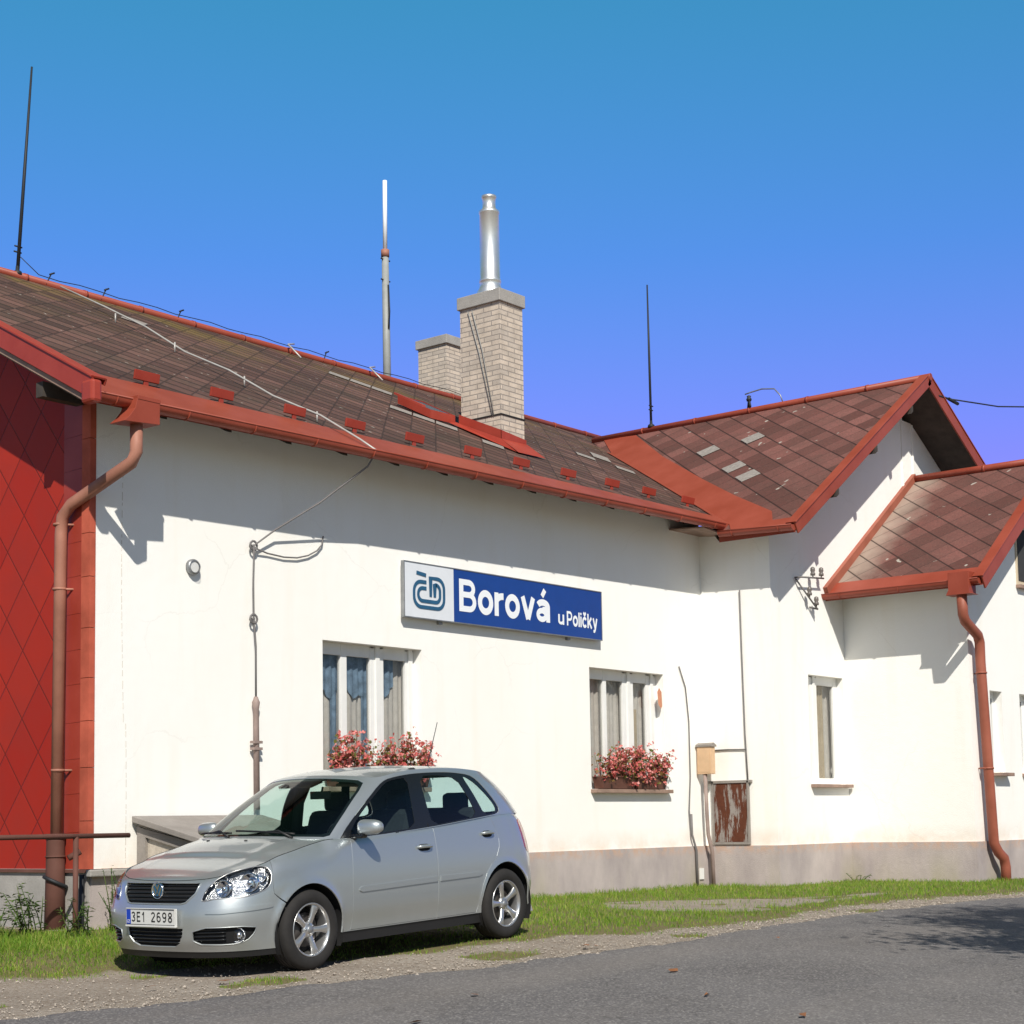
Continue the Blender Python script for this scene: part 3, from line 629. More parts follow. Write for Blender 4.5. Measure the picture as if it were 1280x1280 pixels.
# ---- roof furniture that is part of the house: chimneys, hatch
def brickbox(x0,x1,y0,y1,z0,z1):
    m=MB()
    for q,uv in (([(x0,y0,z0),(x1,y0,z0),(x1,y0,z1),(x0,y0,z1)],lambda p:(p[0]+.1,p[2])),([(x0,y1,z0),(x0,y0,z0),(x0,y0,z1),(x0,y1,z1)],lambda p:(p[1]+.02,p[2])),([(x1,y0,z0),(x1,y1,z0),(x1,y1,z1),(x1,y0,z1)],lambda p:(p[1],p[2])),([(x1,y1,z0),(x0,y1,z0),(x0,y1,z1),(x1,y1,z1)],lambda p:(p[0],p[2]))):
        m.add(q,[(0,1,2,3)],uv=[uv(p) for p in q])
    return m
ch=brickbox(8.55,9.09,1.71,2.47,5.6,8.61).build('chimney',M['brick'],B,fixn=False)
MB().box(8.515,9.125,1.675,2.505,8.60,8.79).build('cap',M['concrete'],ch,bevel=.01)
m=MB(); m.box(8.535,9.105,1.695,2.485,6.90,6.915); m.build('lead_joint',M['iron'],ch)
m=MB(); m.prism([(8.54,1.69,6.10),(8.54,1.69,6.66),(8.54,2.50,7.02),(8.54,2.50,6.5)],(-.014,0,0)); m.prism([(8.526,1.70,6.2),(9.105,1.70,6.2),(9.105,1.70,6.60),(8.526,1.70,6.66)],(0,-.014,0))
m.add([(8.50,1.36,zmain(8.4,1.36)+.03),(9.14,1.36,zmain(9.2,1.36)+.03),(9.12,1.68,zmain(9,1.68)+.12),(8.5,1.68,zmain(8.5,1.68)+.12)],[(0,1,2,3)]); m.add([(8.46,1.36,zmain(8.4,1.36)+.03),(8.5,1.68,zmain(8.5,1.68)+.12),(8.52,2.6,zmain(8.5,2.6)+.06),(8.36,2.6,zmain(8.3,2.6)+.03)],[(0,1,2,3)]); m.build('flashing',M['red_bright'],ch)
fl=MB(); cx,cy=8.80,2.08
fl.lathe((cx,cy,8.80),(0,0,1),[(.20,-.01),(.20,.06),(.165,.12),(.155,.20),(.165,.21),(.165,.24),(.150,.26),(.146,1.26),(.155,1.27),(.155,1.30),(.135,1.31),(.10,1.35),(.10,1.50),(.112,1.51),(.112,1.54),(.02,1.54)],28); fl.build('flue',M['steel'],ch)
m=MB(); m.tube([(8.53,2.30,8.55),(8.53,2.1,7.9),(8.53,1.86,6.9)],.006,5); m.tube([(8.53,2.22,8.55),(8.53,2.03,7.9),(8.53,1.83,6.9)],.006,5); m.build('stay_wire',M['mastgrey'],ch)
c2=brickbox(13.0,13.62,6.6,7.30,7.8,9.86).build('chimney',M['brick'],B,fixn=False); MB().box(12.96,13.66,6.56,7.34,9.85,10.02).build('cap',M['concrete'],c2,bevel=.01)
# small roof hatch, propped open, beside the chimney
def rp(x,y,d): return Vector((x,y,zmain(x,y)+d))
m=MB(); m.add([rp(7.95,2.55,.03),rp(8.5,2.55,.03),rp(8.5,3.2,.03),rp(7.95,3.2,.03),rp(7.95,2.55,.16),rp(8.5,2.55,.16),rp(8.5,3.2,.16),rp(7.95,3.2,.16)],[(0,1,5,4),(1,2,6,5),(2,3,7,6),(3,0,4,7)]); hk=m.build('roof_hatch',M['red_bright'],B)
m=MB(); m.add([rp(7.97,2.58,.15),rp(8.47,2.58,.15),rp(8.47,3.17,.15),rp(7.97,3.17,.15)],[(0,1,2,3)]); m.build('pane',M['gloss'],hk)
m=MB(); a=[rp(7.76,2.55,.17),rp(7.84,2.55,.17),rp(7.84,3.1,.17),rp(7.76,3.1,.17)]; m.prism(a,(0,0,.03)); m.build('lid',M['red_bright'],hk)

def diamond(x,y,main,name='replaced_tile',n=1):
    """one newer pale shingle snapped to the diamond grid of its roof"""
    if main: a,b=x,(y+.58)*1.135
    else: a,b=-y,(x-10.70)*1.197
    P=math.floor((a+b)/.5);Q=math.floor((a-b)/.5); c=[]
    for (i,j) in ((0,0),(1,0),(1,1),(0,1)):
        p,q=(P+i)*.5,(Q+j)*.5; aa,bb=(p+q)/2,(p-q)/2; 
        if main: X,Y=aa,bb/1.135-.58; c.append((X,Y,zmain(X,Y)+.012))
        else: X,Y=10.70+bb/1.197,-aa; c.append((X,Y,zwing(X)+.012))
    m=MB(); ce=sum((Vector(k) for k in c),Vector())/4; c=[ce+(Vector(k)-ce)*.93 for k in c]; m.prism(c,(0,0,.008)); m.build(name,M['pale_tile'],B)
for (x,y) in ((13.85,1.62),(14.05,.77),(12.85,.48),(12.55,-.15)): diamond(x,y,False)
for (x,y) in ((8.36,4.71),(8.69,4.51),(8.88,4.34),(7.53,2.77),(7.68,2.40),(8.0,2.1),(8.25,1.75),(12.77,3.15),(12.72,2.77),(12.6,2.4),(4.18,4.76),(11.9,2.6)): diamond(x,y,True)
# hairline seam in the plaster near the gable
m=MB(); z=.62; r_=random.Random(4)
while z<4.6:
    L=r_.uniform(.03,.09); xx=.36+.02*math.sin(z*1.3)+(z<2)*.03; m.box(xx,xx+.004,-.003,-.001,z,z+L); z+=L+r_.uniform(.01,.05)
m.build('plaster_seam',M['pebble'],B)
# ------------------------------------------------------------------ station sign
def text_mesh(name,body,size,mat,parent,org,ud,vd,x0,x1,z0,z1,bold=.03,ext=.004,ref='BH'):
    """text outline fitted into the box x0..x1 (along ud) by z0..z1 (along vd); z-range is the full bounding box"""
    c=bpy.data.curves.new(name,'FONT'); c.body=body; c.size=size; c.offset=bold; c.extrude=ext; c.resolution_u=5
    o=bpy.data.objects.new(name,c); COL.objects.link(o); bpy.context.view_layer.update()
    me=bpy.data.meshes.new_from_object(o); bpy.data.objects.remove(o)
    X=[v.co.x for v in me.vertices];Y=[v.co.y for v in me.vertices]
    a,b,c0,d=min(X),max(X),min(Y),max(Y); u=Vector(ud);w=Vector(vd);n=u.cross(w);O=Vector(org)
    for v in me.vertices:
        v.co=O+u*(x0+(v.co.x-a)/(b-a)*(x1-x0))+w*(z0+(v.co.y-c0)/(d-c0)*(z1-z0))+n*v.co.z
    o=bpy.data.objects.new(name,me); COL.objects.link(o); me.materials.clear(); me.materials.append(mat); o.parent=parent; return o
def ribbon(m,path,w,org,ud,vd,d=.004,close=False):
    """flat stroke of width w along 2-D path"""
    u=Vector(ud);v=Vector(vd);nn=u.cross(v);O=Vector(org)
    path=[q for k,q in enumerate(path) if k==0 or math.hypot(q[0]-path[k-1][0],q[1]-path[k-1][1])>1e-4]
    n=len(path);L=[];R=[]
    for i in range(n):
        a=path[(i-1)%n] if close or i>0 else path[i]; b=path[(i+1)%n] if close or i<n-1 else path[i]
        t=Vector((b[0]-a[0],b[1]-a[1])).normalized(); k=Vector((-t.y,t.x))*w/2; p=Vector(path[i])
        # mitre
        if 0<i<n-1 or close:
            t1=(p-Vector(a)).normalized(); c=max(.6,abs(t1.dot(t))); k/=c
        L.append(p+k);R.append(p-k)
    vs=[O+u*p.x+v*p.y+nn*d for p in L+R]
    fs=[(i,(i+1)%n,n+(i+1)%n,n+i) for i in range(n if close else n-1)]
    m.add(vs,fs); return m
S=empty('station_sign',(0,0,0),'long blue and white station name board reading Borová u Poličky high on the wall','sign')
SX0,SX1,SZ0,SZ1,SP=4.44,8.447,3.422,4.10,5.346
def bd(x0,x1,y0,y1,z0,z1): return MB().box(x0,x1,y0,y1,z0,z1)
bd(SP+.001,SX1-.012,-.09,-.05,SZ0+.01,SZ1-.01).build('blue_panel',M['signblue'],S)
bd(SX0+.012,SP,-.09,-.05,SZ0+.01,SZ1-.01).build('white_panel',M['signwhite'],S)
m=MB(); m.box(SX0,SX1,-.096,-.045,SZ1-.012,SZ1); m.box(SX0,SX1,-.096,-.045,SZ0,SZ0+.012); m.box(SX0,SX0+.012,-.096,-.045,SZ0+.012,SZ1-.012); m.box(SX1-.012,SX1,-.096,-.045,SZ0+.012,SZ1-.012); m.build('rim',M['galv'],S)
for x in (5.15,7.75): MB().box(x-.03,x+.03,-.045,-.005,SZ0-.035,SZ1+.005).build('bracket',M['galv'],S)
so=(0,-.092,0);U=(1,0,0);V=(0,0,1)
def E_(cx,cy,rx,ry,a0,a1,n=20): return [(cx+rx*math.cos(math.radians(a0+(a1-a0)*i/n)),cy+ry*math.sin(math.radians(a0+(a1-a0)*i/n))) for i in range(n+1)]
def glyph(ch,t):
    """strokes of a grotesque letter (cap height 1): width, [(path, closed)]"""
    h=t/2;X=.74
    if ch=='B': c1,r1,c2,r2=(1-h*.85+.53)/2,(1-h*.85-.53)/2,(.53+h*.85)/2,(.53-h*.85)/2; return .86,[([(h,0),(h,1)],0),([(h*.5,1-h*.85),(.48,1-h*.85)]+E_(.48,c1,.33-h,r1,88,-88,12)+[(.48,.53),(h*.5,.53)],0),([(h*.5,.53),(.50,.53)]+E_(.50,c2,.36-h,r2,88,-88,12)+[(.50,h*.85),(h*.5,h*.85)],0)]
    if ch=='P': c1,r1=(1-h*.85+.42)/2,(1-h*.85-.42)/2; return .82,[([(h,0),(h,1)],0),([(h*.5,1-h*.85),(.45,1-h*.85)]+E_(.45,c1,.37-h,r1,88,-88,14)+[(.45,.42),(h*.5,.42)],0)]
    if ch=='o': return .78,[(E_(.39,X/2,.39-h,X/2-h*.9+.01,0,360,28)[:-1],1)]
    if ch=='r': return .48,[([(h,0),(h,X)],0),(E_(.44,X-.30,.44-h,.30-h,180,85,10),0)]
    if ch=='v': return .74,[([(.085,X),(.37,.03)],0),([(.37,.03),(.655,X)],0)]
    if ch in 'aá':
        g=[([(.66,0),(.66,.30)]+E_(.38,X-.25,.28,.25-h,0,160,14),0),(E_(.32,.225,.32-h,.225-h*.8,0,360,24)[:-1],1),([(.36,.40),(.62,.43)],0)]
        if ch=='á': g.append(([(.33,.83),(.50,1.05)],0))
        return .76,g
    if ch=='u': return .74,[([(h,X)]+[(h,.28)]+E_(.34,.26,.34-h,.26-h,180,300,10)+[(.62,.20)],0),([(.74-h,0),(.74-h,X)],0)]
    if ch=='l': return .21,[([(h,0),(h,1)],0)]
    if ch=='i': return .21,[([(h,0),(h,X)],0),([(h,.84),(h,1)],0)]
    if ch=='č': return .72,[(E_(.38,X/2,.38-h,X/2-h*.9+.01,38,322,24),0),([(.20,1.05),(.38,.86),(.56,1.05)],0)]
    if ch=='k': return .74,[([(h,0),(h,1)],0),([(h,.25),(.62,X)],0),([(.28,.42),(.64,0)],0)]
    if ch=='y': return .74,[([(.085,X),(.38,.05)],0),([(.655,X),(.38,-.05),(.28,-.17),(.10,-.17)],0)]
    if ch=='3': return .62,[(E_(.31,.75,.31-h,.25-h,160,-85,14)+E_(.30,.27,.32-h,.27-h,85,-160,14),0)]
    if ch=='E': return .60,[([(h,0),(h,1)],0),([(h,h),(.60,h)],0),([(h,.52),(.54,.52)],0),([(h,1-h),(.60,1-h)],0)]
    if ch=='1': return .46,[([(.30,0),(.30,1)],0),([(.06,.72),(.20,.80),(.28,.96)],0)]
    if ch=='2': return .62,[(E_(.31,.72,.31-h,.28-h,165,-30,14)+[(.10,h+.08),(h,h)],0),([(h*.5,h),(.62,h)],0)]
    if ch=='6': return .64,[(E_(.32,.32,.32-h,.32-h,0,360,24)[:-1],1),([(h,.35),(h+.03,.62)]+E_(.36,.66,.36-h-.03,.34-h,165,50,8),0)]
    if ch=='9': return .64,[(E_(.32,.68,.32-h,.32-h,0,360,24)[:-1],1),([(.64-h,.65),(.64-h-.03,.38)]+E_(.28,.34,.36-h-.03,.34-h,-15,-130,8),0)]
    if ch=='8': return .64,[(E_(.32,.74,.29-h,.26-h,0,360,22)[:-1],1),(E_(.32,.26,.32-h,.27-h,0,360,22)[:-1],1)]
    return .4,[]
def word(name,txt,t,gap,mat,parent,org,ud,vd,x0,x1,zb,cap,d=.002):
    ws=[glyph(c,t)[0] for c in txt]; tot=sum(ws)+gap*(len(txt)-1); kx=(x1-x0)/tot; x=0
    u=Vector(ud)*kx; v=Vector(vd)*cap
    for i,c in enumerate(txt):
        m=MB()
        for k,(pth,cl) in enumerate(glyph(c,t)[1]):
            O=Vector(org)+Vector(ud)*(x0+x*kx)+Vector(vd)*zb; nn=Vector(ud).cross(Vector(vd))
            # ribbon in glyph space, mapped through (u,v)
            q=MB(); ribbon(q,pth,t*(.85 if c in 'aáBP' and k>0 else 1),(0,0,0),(1,0,0),(0,1,0),0,bool(cl))
            m.add([O+u*a+v*b+nn*(d+k*.0004) for a,b,_ in q.v],q.f)
        m.build(name,mat,parent,fixn=False); x+=ws[i]+gap
word('letter','Borová',.21,.07,M['letter'],S,so,U,V,5.445,7.275,3.575,.405)
word('letter','u',.20,.09,M['letter'],S,so,U,V,7.455,7.585,3.573,.185)
word('letter','Poličky',.20,.08,M['letter'],S,so,U,V,7.645,8.335,3.572,.195)
def rr(x0,x1,y0,y1,r,cor): # arc helper: corner name -> points
    cx={'l':x0+r,'r':x1-r}[cor[1]]; cy={'b':y0+r,'t':y1-r}[cor[0]]
    a0={'tl':90,'bl':180,'br':270,'tr':0}[cor]; return [(cx+r*math.cos(math.radians(a0+i*15)),cy+r*math.sin(math.radians(a0+i*15))) for i in range(7)]
ex0,ex1,ey0,ey1=4.585,5.19,3.535,3.90
m=MB(); W=.062
def track(off):
    x0,x1,y0,y1=ex0+off,ex1-off,ey0+off,ey1-off; r=.14-off*.6
    p=[(4.84,y1)]+rr(x0,x1,y0,y1,r,'tl')+rr(x0,x1,y0,y1,r,'bl')+rr(x0,x1,y0,y1,r,'br')
    y1b=y1+.06; p+= rr(x0,x1,y0,y1b,r,'tr')[0:7]+[(4.885+off,y1b)]
    return p+[(4.885+off,3.70)]
ribbon(m,track(.03),.045,so,U,V); ribbon(m,track(.105),.045,so,U,V)
ribbon(m,[(4.66,3.975),(4.835,3.955)],.045,so,U,V)
m.build('railway_emblem',M['signnavy'],S)

# ------------------------------------------------------------------ flower boxes
def petals(m,c,r,rnd,n=5,spread=1.):
    for k in range(n):
        a=rnd.uniform(0,2*PI); e=rnd.uniform(-.4,1.2); d=Vector((math.cos(a)*math.cos(e),math.sin(a)*math.cos(e),math.sin(e)))
        p=Vector(c)+d*r*.5; u=d.orthogonal().normalized(); w=d.cross(u); s=r*rnd.uniform(.5,.9)
        t=rnd.uniform(0,PI); uu=u*math.cos(t)+w*math.sin(t); ww=(d*.6+w.cross(uu)*.2+uu.cross(d)*.8).normalized()
        m.add([p-uu*s*.5,p-ww*s*.5+d*.003,p+uu*s*.5,p+ww*s*.6],[(0,1,2,3)])
def flower_box(x0,x1,zb,label,seed,hmax=.42,bulge=.1):
    rnd=random.Random(seed); o=empty('flower_box',((x0+x1)/2,-.02,zb),label,'flower box','begonia boxes on the window sills')
    cx=(x0+x1)/2
    def loc(v): return v
    W=(x1-x0)/2
    m=MB(); m.prism([(-W+.03,-.085,0),(W-.03,-.085,0),(W-.03,.075,0),(-W+.03,.075,0)],(0,0,.001)); m=MB()
    b=[(-W+.03,-.07,.0),(W-.03,-.07,.0),(W-.03,.07,.0),(-W+.03,.07,.0)]; t=[(-W,-.09,.17),(W,-.09,.17),(W,.09,.17),(-W,.09,.17)]
    m.add(b+t,[(0,1,2,3),(4,5,6,7),(0,1,5,4),(1,2,6,5),(2,3,7,6),(3,0,4,7)]); m.obox((0,-.088,.165),(W+.008,0,0),(0,.01,0),(0,0,.012)); m.build('planter',M['terracotta'],o,bevel=.006)
    f=MB(); l=MB(); st=MB()
    cl=[(rnd.uniform(-W*.95,W*.98),rnd.uniform(-.13,.06)) for _ in range(int(W*2*34))]
    for (a,bb) in cl:
        h=rnd.uniform(.18,hmax)*(1-.25*abs(a/W)); lean=Vector((a*.25+rnd.uniform(-.05,.05),-rnd.uniform(.0,.12),0)); base=Vector((a*.9,bb*.6,.15)); top=base+lean+Vector((0,0,h))
        st.tube([base,(base+top)/2+Vector((0,0,.02)),top],.003,4)
        for k in range(9):
            t=rnd.uniform(.0,1.); p=base.lerp(top,t)+Vector((rnd.uniform(-.06,.06),rnd.uniform(-.06,.05),rnd.uniform(-.05,.03))); petals(l,p,rnd.uniform(.045,.08),rnd,2)
        for k in range(11):
            t=rnd.uniform(.15,1.1); p=base.lerp(top,t)+Vector((rnd.uniform(-.07,.07),rnd.uniform(-.1,.04),rnd.uniform(-.04,.06))); petals(f,p,rnd.uniform(.035,.062),rnd,4)
    for k in range(int(W*60)):
        p=Vector((rnd.uniform(-W,W),rnd.uniform(-.15,-.08),rnd.uniform(.05,.22))); petals(f if rnd.random()<.6 else l,p,.06,rnd,3)
    st.build('stem',M['flowerleaf'],o); l.build('foliage',M['flowerleaf'],o,fixn=False); f.build('blossom',M['flower'],o,fixn=False)
    return o
flower_box(8.36,9.16,1.405,'brown planter of pink begonias, left of the pair under the sign end window',3,.5)
flower_box(9.20,9.94,1.405,'brown planter of pink begonias, right of the pair, nearest the meter box',5,.48)
flower_box(3.25,4.02,1.405,'pink begonia box above the car roof, under the blue curtained panes',8,.52)
flower_box(4.08,4.86,1.405,'pink begonia box above the car roof, spilling past the window onto plaster',11,.5)

# ------------------------------------------------------------------ things on the wall
o=empty('wall_lamp',(1.25,-.01,3.68),'small round glass bulkhead lamp alone on the white wall near the red gable','lamp')
m=MB(); m.lathe((0,0,0),(0,-1,0),[(.0,0),(.085,0),(.085,.03),(.075,.05),(.06,.05)],20); m.build('ring',M['galv'],o)
m=MB(); m.lathe((0,0,0),(0,-1,0),[(.062,.04),(.055,.075),(.035,.095),(.0,.10)],20); m.build('glass_dome',M['clear'],o); m=MB(); m.lathe((0,-.0,0),(0,-1,0),[(.06,.041),(.0,.042)],20); m.build('reflector',M['white'],o)
# lightning conductor: wire from the eave to the wall, then a protective tube
o=empty('lightning_conductor',(2.07,0,0),'grey conductor wire down the wall ending in a brown tube beside the cellar hatch','cable')
def local(P,o): return [Vector(p)-o.location for p in P]
MB().tube(local([(3.34,-.66,5.1),(3.3,-.60,4.98),(2.85,-.3,4.55),(2.35,-.1,4.2),(2.07,-.07,4.0),(2.065,-.06,3.6),(2.07,-.06,3.22),(2.10,-.06,2.9),(2.10,-.06,2.3)],o),.011,6).build('wire',M['cable'],o)
MB().tube(local([(2.07,-.06,3.98),(2.3,-.03,3.945),(2.55,-.03,3.93),(2.75,-.03,3.945),(2.92,-.03,3.99),(3.06,-.03,4.06),(3.14,-.03,4.14),(3.17,-.02,4.24)],o),.009,6).build('loose_wire',M['cable'],o)
for z in (4.0,3.2): m=MB(); m.tube(local([(2.07+.05*math.cos(t),-.06,z+.05*math.sin(t)) for t in [2*PI*i/10 for i in range(10)]],o),.013,5,close=True); m.tube(local([(2.07,0,z),(2.07,-.07,z)],o),.014,6); m.build('clip',M['cable'],o)
m=MB(); m.tube(local([(2.10,-.06,2.36),(2.10,-.06,2.32),(2.10,-.06,2.3),(2.10,-.06,2.22),(2.11,-.06,1.15)],o),[.02,.035,.045,.033,.035],10); m.build('guard_tube',M['taupe'],o)
for z in (1.80,1.87): MB().box(-.03,.09,-.10,-.03,z-.014,z+.014).build('bracket',M['taupe'],o)
# antennas of the lightning protection
def rod(loc,top,r,label,grp='black lightning rods on the roof ridges',mat='iron'):
    o=empty('lightning_rod',loc,label,'lightning rod',grp); t=Vector(top)-Vector(loc)
    MB().tube([(0,0,0),t*.5,t],[r,r*.9,r*.55],8).build('rod',M[mat],o)
    m=MB(); m.lathe((0,0,-.03),(0,0,1),[(.0,0),(.07,0),(.06,.05),(.028,.07),(.024,.13),(.0,.13)],10); m.tube([(-.06,0,.30),(.06,0,.30)],.012,6); m.tube([(-.05,0,.38),(.07,0,.38)],.012,6); m.build('foot',M[mat],o); return o
rod((3.25,6,8.66),(3.45,6,11.70),.026,'tall thin black lightning rod standing on the left end of the main ridge')
rod((15.23,3.58,8.18),(15.27,3.62,10.86),.024,'thin black lightning rod standing on the side wing ridge')
o=empty('radio_mast',(11.5,6.7,8.4),'grey pole antenna with white upper whip rising behind the main ridge beside the chimneys','antenna')
MB().tube([(0,0,-.6),(-.03,0,2.73)],[.075,.062],12).build('pole',M['mastgrey'],o)
m=MB(); m.tube([(-.03,0,2.73),(-.03,0,2.86)],.075,12); m.build('red_joint',M['pipe'],o)
m=MB(); m.tube([(-.03,0,2.86),(-.02,0,4.15)],.040,12); m.build('whip',M['letter'],o)
m=MB(); 
for z in (2.68,2.30): m.tube([(-.14,0,z),(.09,0,z)],.014,6)
m.tube([(-.03,-.07,2.2),(-.05,-.11,1.7),(-.03,-.07,1.4)],.018,6); m.build('clamp',M['iron'],o)
# ridge wire with its little stands, and the pale wire across the main roof
o=empty('ridge_wire',(3.3,6,8.75),'dark conductor wire held on small stands along the main roof ridge','cable')
pts=[(3.3,6,8.90)]+[(x,6,8.74-.03*math.sin((x-3.3)*2.8)**2) for x in [3.6+.35*i for i in range(30)]]
MB().tube(local(pts,o),.0065,5).build('wire',M['iron'],o)
for x in (3.75,4.7,6.1,9.2):
    m=MB(); m.tube(local([(x-.06,5.95,8.60),(x+.05,5.98,8.79)],o),.010,5); m.tube(local([(x+.01,5.97,8.76),(x+.09,5.97,8.80)],o),.013,5); m.build('stand',M['iron'],o)
o=empty('roof_wire',(3.6,3,7.2),'pale conductor wire sagging across the left main roof slope down to the gutter','cable')
pts=[(3.75,5.7,0),(3.74,4.7,0),(3.55,3.6,0),(3.45,2.7,0),(3.38,1.8,0),(3.36,1.0,0),(3.36,.2,0),(3.34,-.45,0),(3.34,-.72,-.06)]
pts=[(x,y,zmain(x,y)+.10+.03*math.sin(y*4)+d) for x,y,d in pts]
MB().tube(local(pts,o),.013,5).build('wire',M['wire'],o)
for y in (4.1,2.9,1.6,.35):
    x=3.45; m=MB(); m.tube(local([(x,y,zmain(x,y)),(x,y,zmain(x,y)+.13)],o),.012,5); m.build('stand',M['wire'],o)
o=empty('ridge_wire',(10,6,8.7),'short pale conductor loops leaning on the ridge just left of the chimneys','cable')
for x in (8.3,10.2): MB().tube(local([(x,5.6,zmain(x,5.6)+.02),(x,5.9,8.70),(x+.2,5.97,8.76)],o),.014,5).build('stand',M['wire'],o)
# roof-top line insulator and overhead wire
o=empty('roof_insulator',(15.23,1.5,8.17),'small black insulator stand with a looped lead on the side wing ridge','insulator')
m=MB(); m.tube([(-.06,-.06,0),(0,0,.16)],.02,6); m.tube([(.06,.06,0),(0,0,.16)],.02,6); m.lathe((0,0,.12),(0,0,1),[(.0,0),(.04,.0),(.05,.04),(.03,.06),(.04,.09),(.0,.11)],10); m.build('stand',M['iron'],o)
MB().tube([(-.05,.05,.24),(.0,-.02,.27),(.02,-.25,.30),(.02,-.5,.26),(.02,-.62,.12),(.02,-.66,.0)],.012,6).build('lead',M['galv'],o)
o=empty('overhead_wire',(15.55,-1.90,7.86),'dark overhead line leaving the peak of the side gable towards the right','wire')
m=MB(); m.tube([(.0,0,.0),(.4,0,.02)],.018,6); m.tube([(.4,0,.02),(.75,0,.0)],.03,6); m.build('strain_insulator',M['iron'],o)
MB().tube([(.4,0,.02),(2.2,-.1,.20),(5.5,-.3,.75),(9.5,-.5,1.6)],.013,5).build('wire',M['iron'],o)
o=empty('utility_pole',(24.8,-2.5,0),'wooden pole to the right of the station carrying the overhead line','pole')
MB().tube([(0,0,-.4),(0,0,9.7)],[.16,.11],12).build('shaft',M['bark'],o); m=MB(); m.box(-.5,.5,-.06,.06,9.2,9.32); m.build('crossarm',M['bark'],o)
# insulator bracket on the gable wall
o=empty('insulator_bracket',(11.95,YW,4.5),'iron bracket with four dark porcelain insulators on the gable wall left of the lower roof','insulator')
m=MB(); m.tube([(-.15,-.02,.02),(-.15,-.12,.02),(.55,-.12,.07)],.014,6); m.tube([(-.14,-.03,.0),(.33,-.12,-.42)],.014,6); m.tube([(.30,-.0,-.38),(.33,-.13,-.42)],.014,6); m.build('arm',M['cable'],o)
for (x,z) in ((.22,.04),(.48,.06),(.10,-.27),(.30,-.40)):
    m=MB(); m.lathe((x,-.12,z),(0,0,1),[(.010,0),(.010,.04),(.036,.04),(.040,.07),(.026,.09),(.037,.115),(.033,.155),(.015,.17),(.0,.17)],12); m.build('insulator',M['porcelain'],o)
# cables at the inner corner
def cable(pts,r,label,name='wall_cable',mat='cable'):
    o=empty(name,pts[0],label,'cable'); MB().tube(local(pts,o),r,6).build('line',M[mat],o); return o
cable([(XR-.02,-.69,4.32),(XR-.02,-.695,3.4),(XR-.02,-.71,2.2),(XR-.02,-.735,1.53)],.011,'thin vertical cable running down the wing side wall to the rusty hatch')
cable([(XR-.015,-.03,1.98),(XR-.015,-.4,1.985),(XR-.015,-.715,1.975)],.010,'short level cable between the meter box and the vertical cable above the rusty hatch')
cable([(10.45,-.015,3.2),(10.6,-.02,2.9),(10.66,-.025,2.4),(10.66,-.025,1.6),(10.60,-.03,1.1),(10.62,-.045,.75),(10.70,-.06,.55),(10.72,-.05,.05)],.010,'thin grey cable curving down the white wall just left of the meter box')
cable([(10.62,-.05,1.05),(10.62,-.055,.75),(10.72,-.06,.52),(10.73,-.06,-.02)],.017,'dark sleeved end of the thin cable over the plinth left of the meter box')
o=empty('meter_box',(10.86,-.03,1.63),'orange beige metal meter box with domed top on a bent brown pipe','box')
m=MB(); m.box(-.02,.10,-.24,-.0,.0,.40); m.build('case',M['beigebox'],o,bevel=.006)
m=MB(); m.prism([(-.035,-.26,.40),(.115,-.26,.40),(.115,-.26,.42),(.04,-.26,.46),(-.035,-.26,.43)],(0,.27,0)); m.build('hood',M['lid'],o); m=MB(); m.box(-.024,-.0205,-.22,-.02,.03,.37); m.build('door',M['beigebox'],o)
m=MB(); m.tube([(.02,-.11,.0),(.04,-.11,-.6),(.06,-.11,-.88),(.10,-.12,-1.03),(.14,-.12,-1.12),(.16,-.12,-1.68)],.028,10); m.build('riser_pipe',M['taupe'],o)
m=MB(); m.box(10.83,10.93,-.045,-.027,.10,.26); t=m.build('wall_plate',M['white']); tag(t,'small whitish plate low on the plinth beside the riser pipe','plate')
# ------------------------------------------------------------------ slab hatch and pipe railing
o=empty('cellar_hatch',(.47,0,0),'pebble dashed cellar hatch with sloping concrete slab lid behind the bonnet of the car','hatch')
m=MB(); m.prism([(.09,-.03,-.2),(.09,-.95,-.2),(.09,-.95,.80),(.09,-.03,1.0)],(1.55,0,0)); m.build('body',M['pebble'],o)
m=MB(); m.prism([(.055,-.031,-.2),(.055,-.16,-.2),(.055,-.16,.96),(.055,-.031,.99)],(.034,0,0)); m.prism([(.055,-.85,-.2),(.055,-.97,-.2),(.055,-.97,.80),(.055,-.85,.83)],(.034,0,0)); m.prism([(.055,-.16,.88),(.055,-.85,.73),(.055,-.85,.83),(.055,-.16,.96)],(.034,0,0)); m.box(.09,.21,-.985,-.952,-.2,.80); m.build('frame',M['lid'],o)
m=MB(); m.prism([(-.01,-.03,1.03),(-.01,-1.08,.80),(-.01,-1.08,.86),(-.01,-.03,1.095)],(1.75,0,0)); m.build('slab',M['lid'],o,bevel=.008)
o=empty('pipe_railing',(-.3,-.32,-.05),'rusty pipe rail on a thin post in front of the red gable foot','railing')
MB().tube(local([(-4.0,-.10,.915),(-1.3,-.3,.905),(.20,-.32,.905)],o),.024,10).build('rail',M['rust'],o)
for x in (-.42,-2.9): MB().tube(local([(x,-.31,.90),(x+.0,-.31,-.25)],o),.026,10).build('post',M['rust'],o)
MB().tube(local([(-.36,-.3,.76),(-.46,-.25,.70)],o),.03,8).build('catch',M['rust'],o)
MB().tube([(-.11,.02,-.3),(-.10,.02,ZP-.05)],.026,8).build('corner_shade_bar',M['iron'])  # dark bar put in for the shadow at the plinth corner
tag(bpy.data.objects['corner_shade_bar'],'dark upright bar standing in for the corner shadow of the plinth below the red cladding','rod')
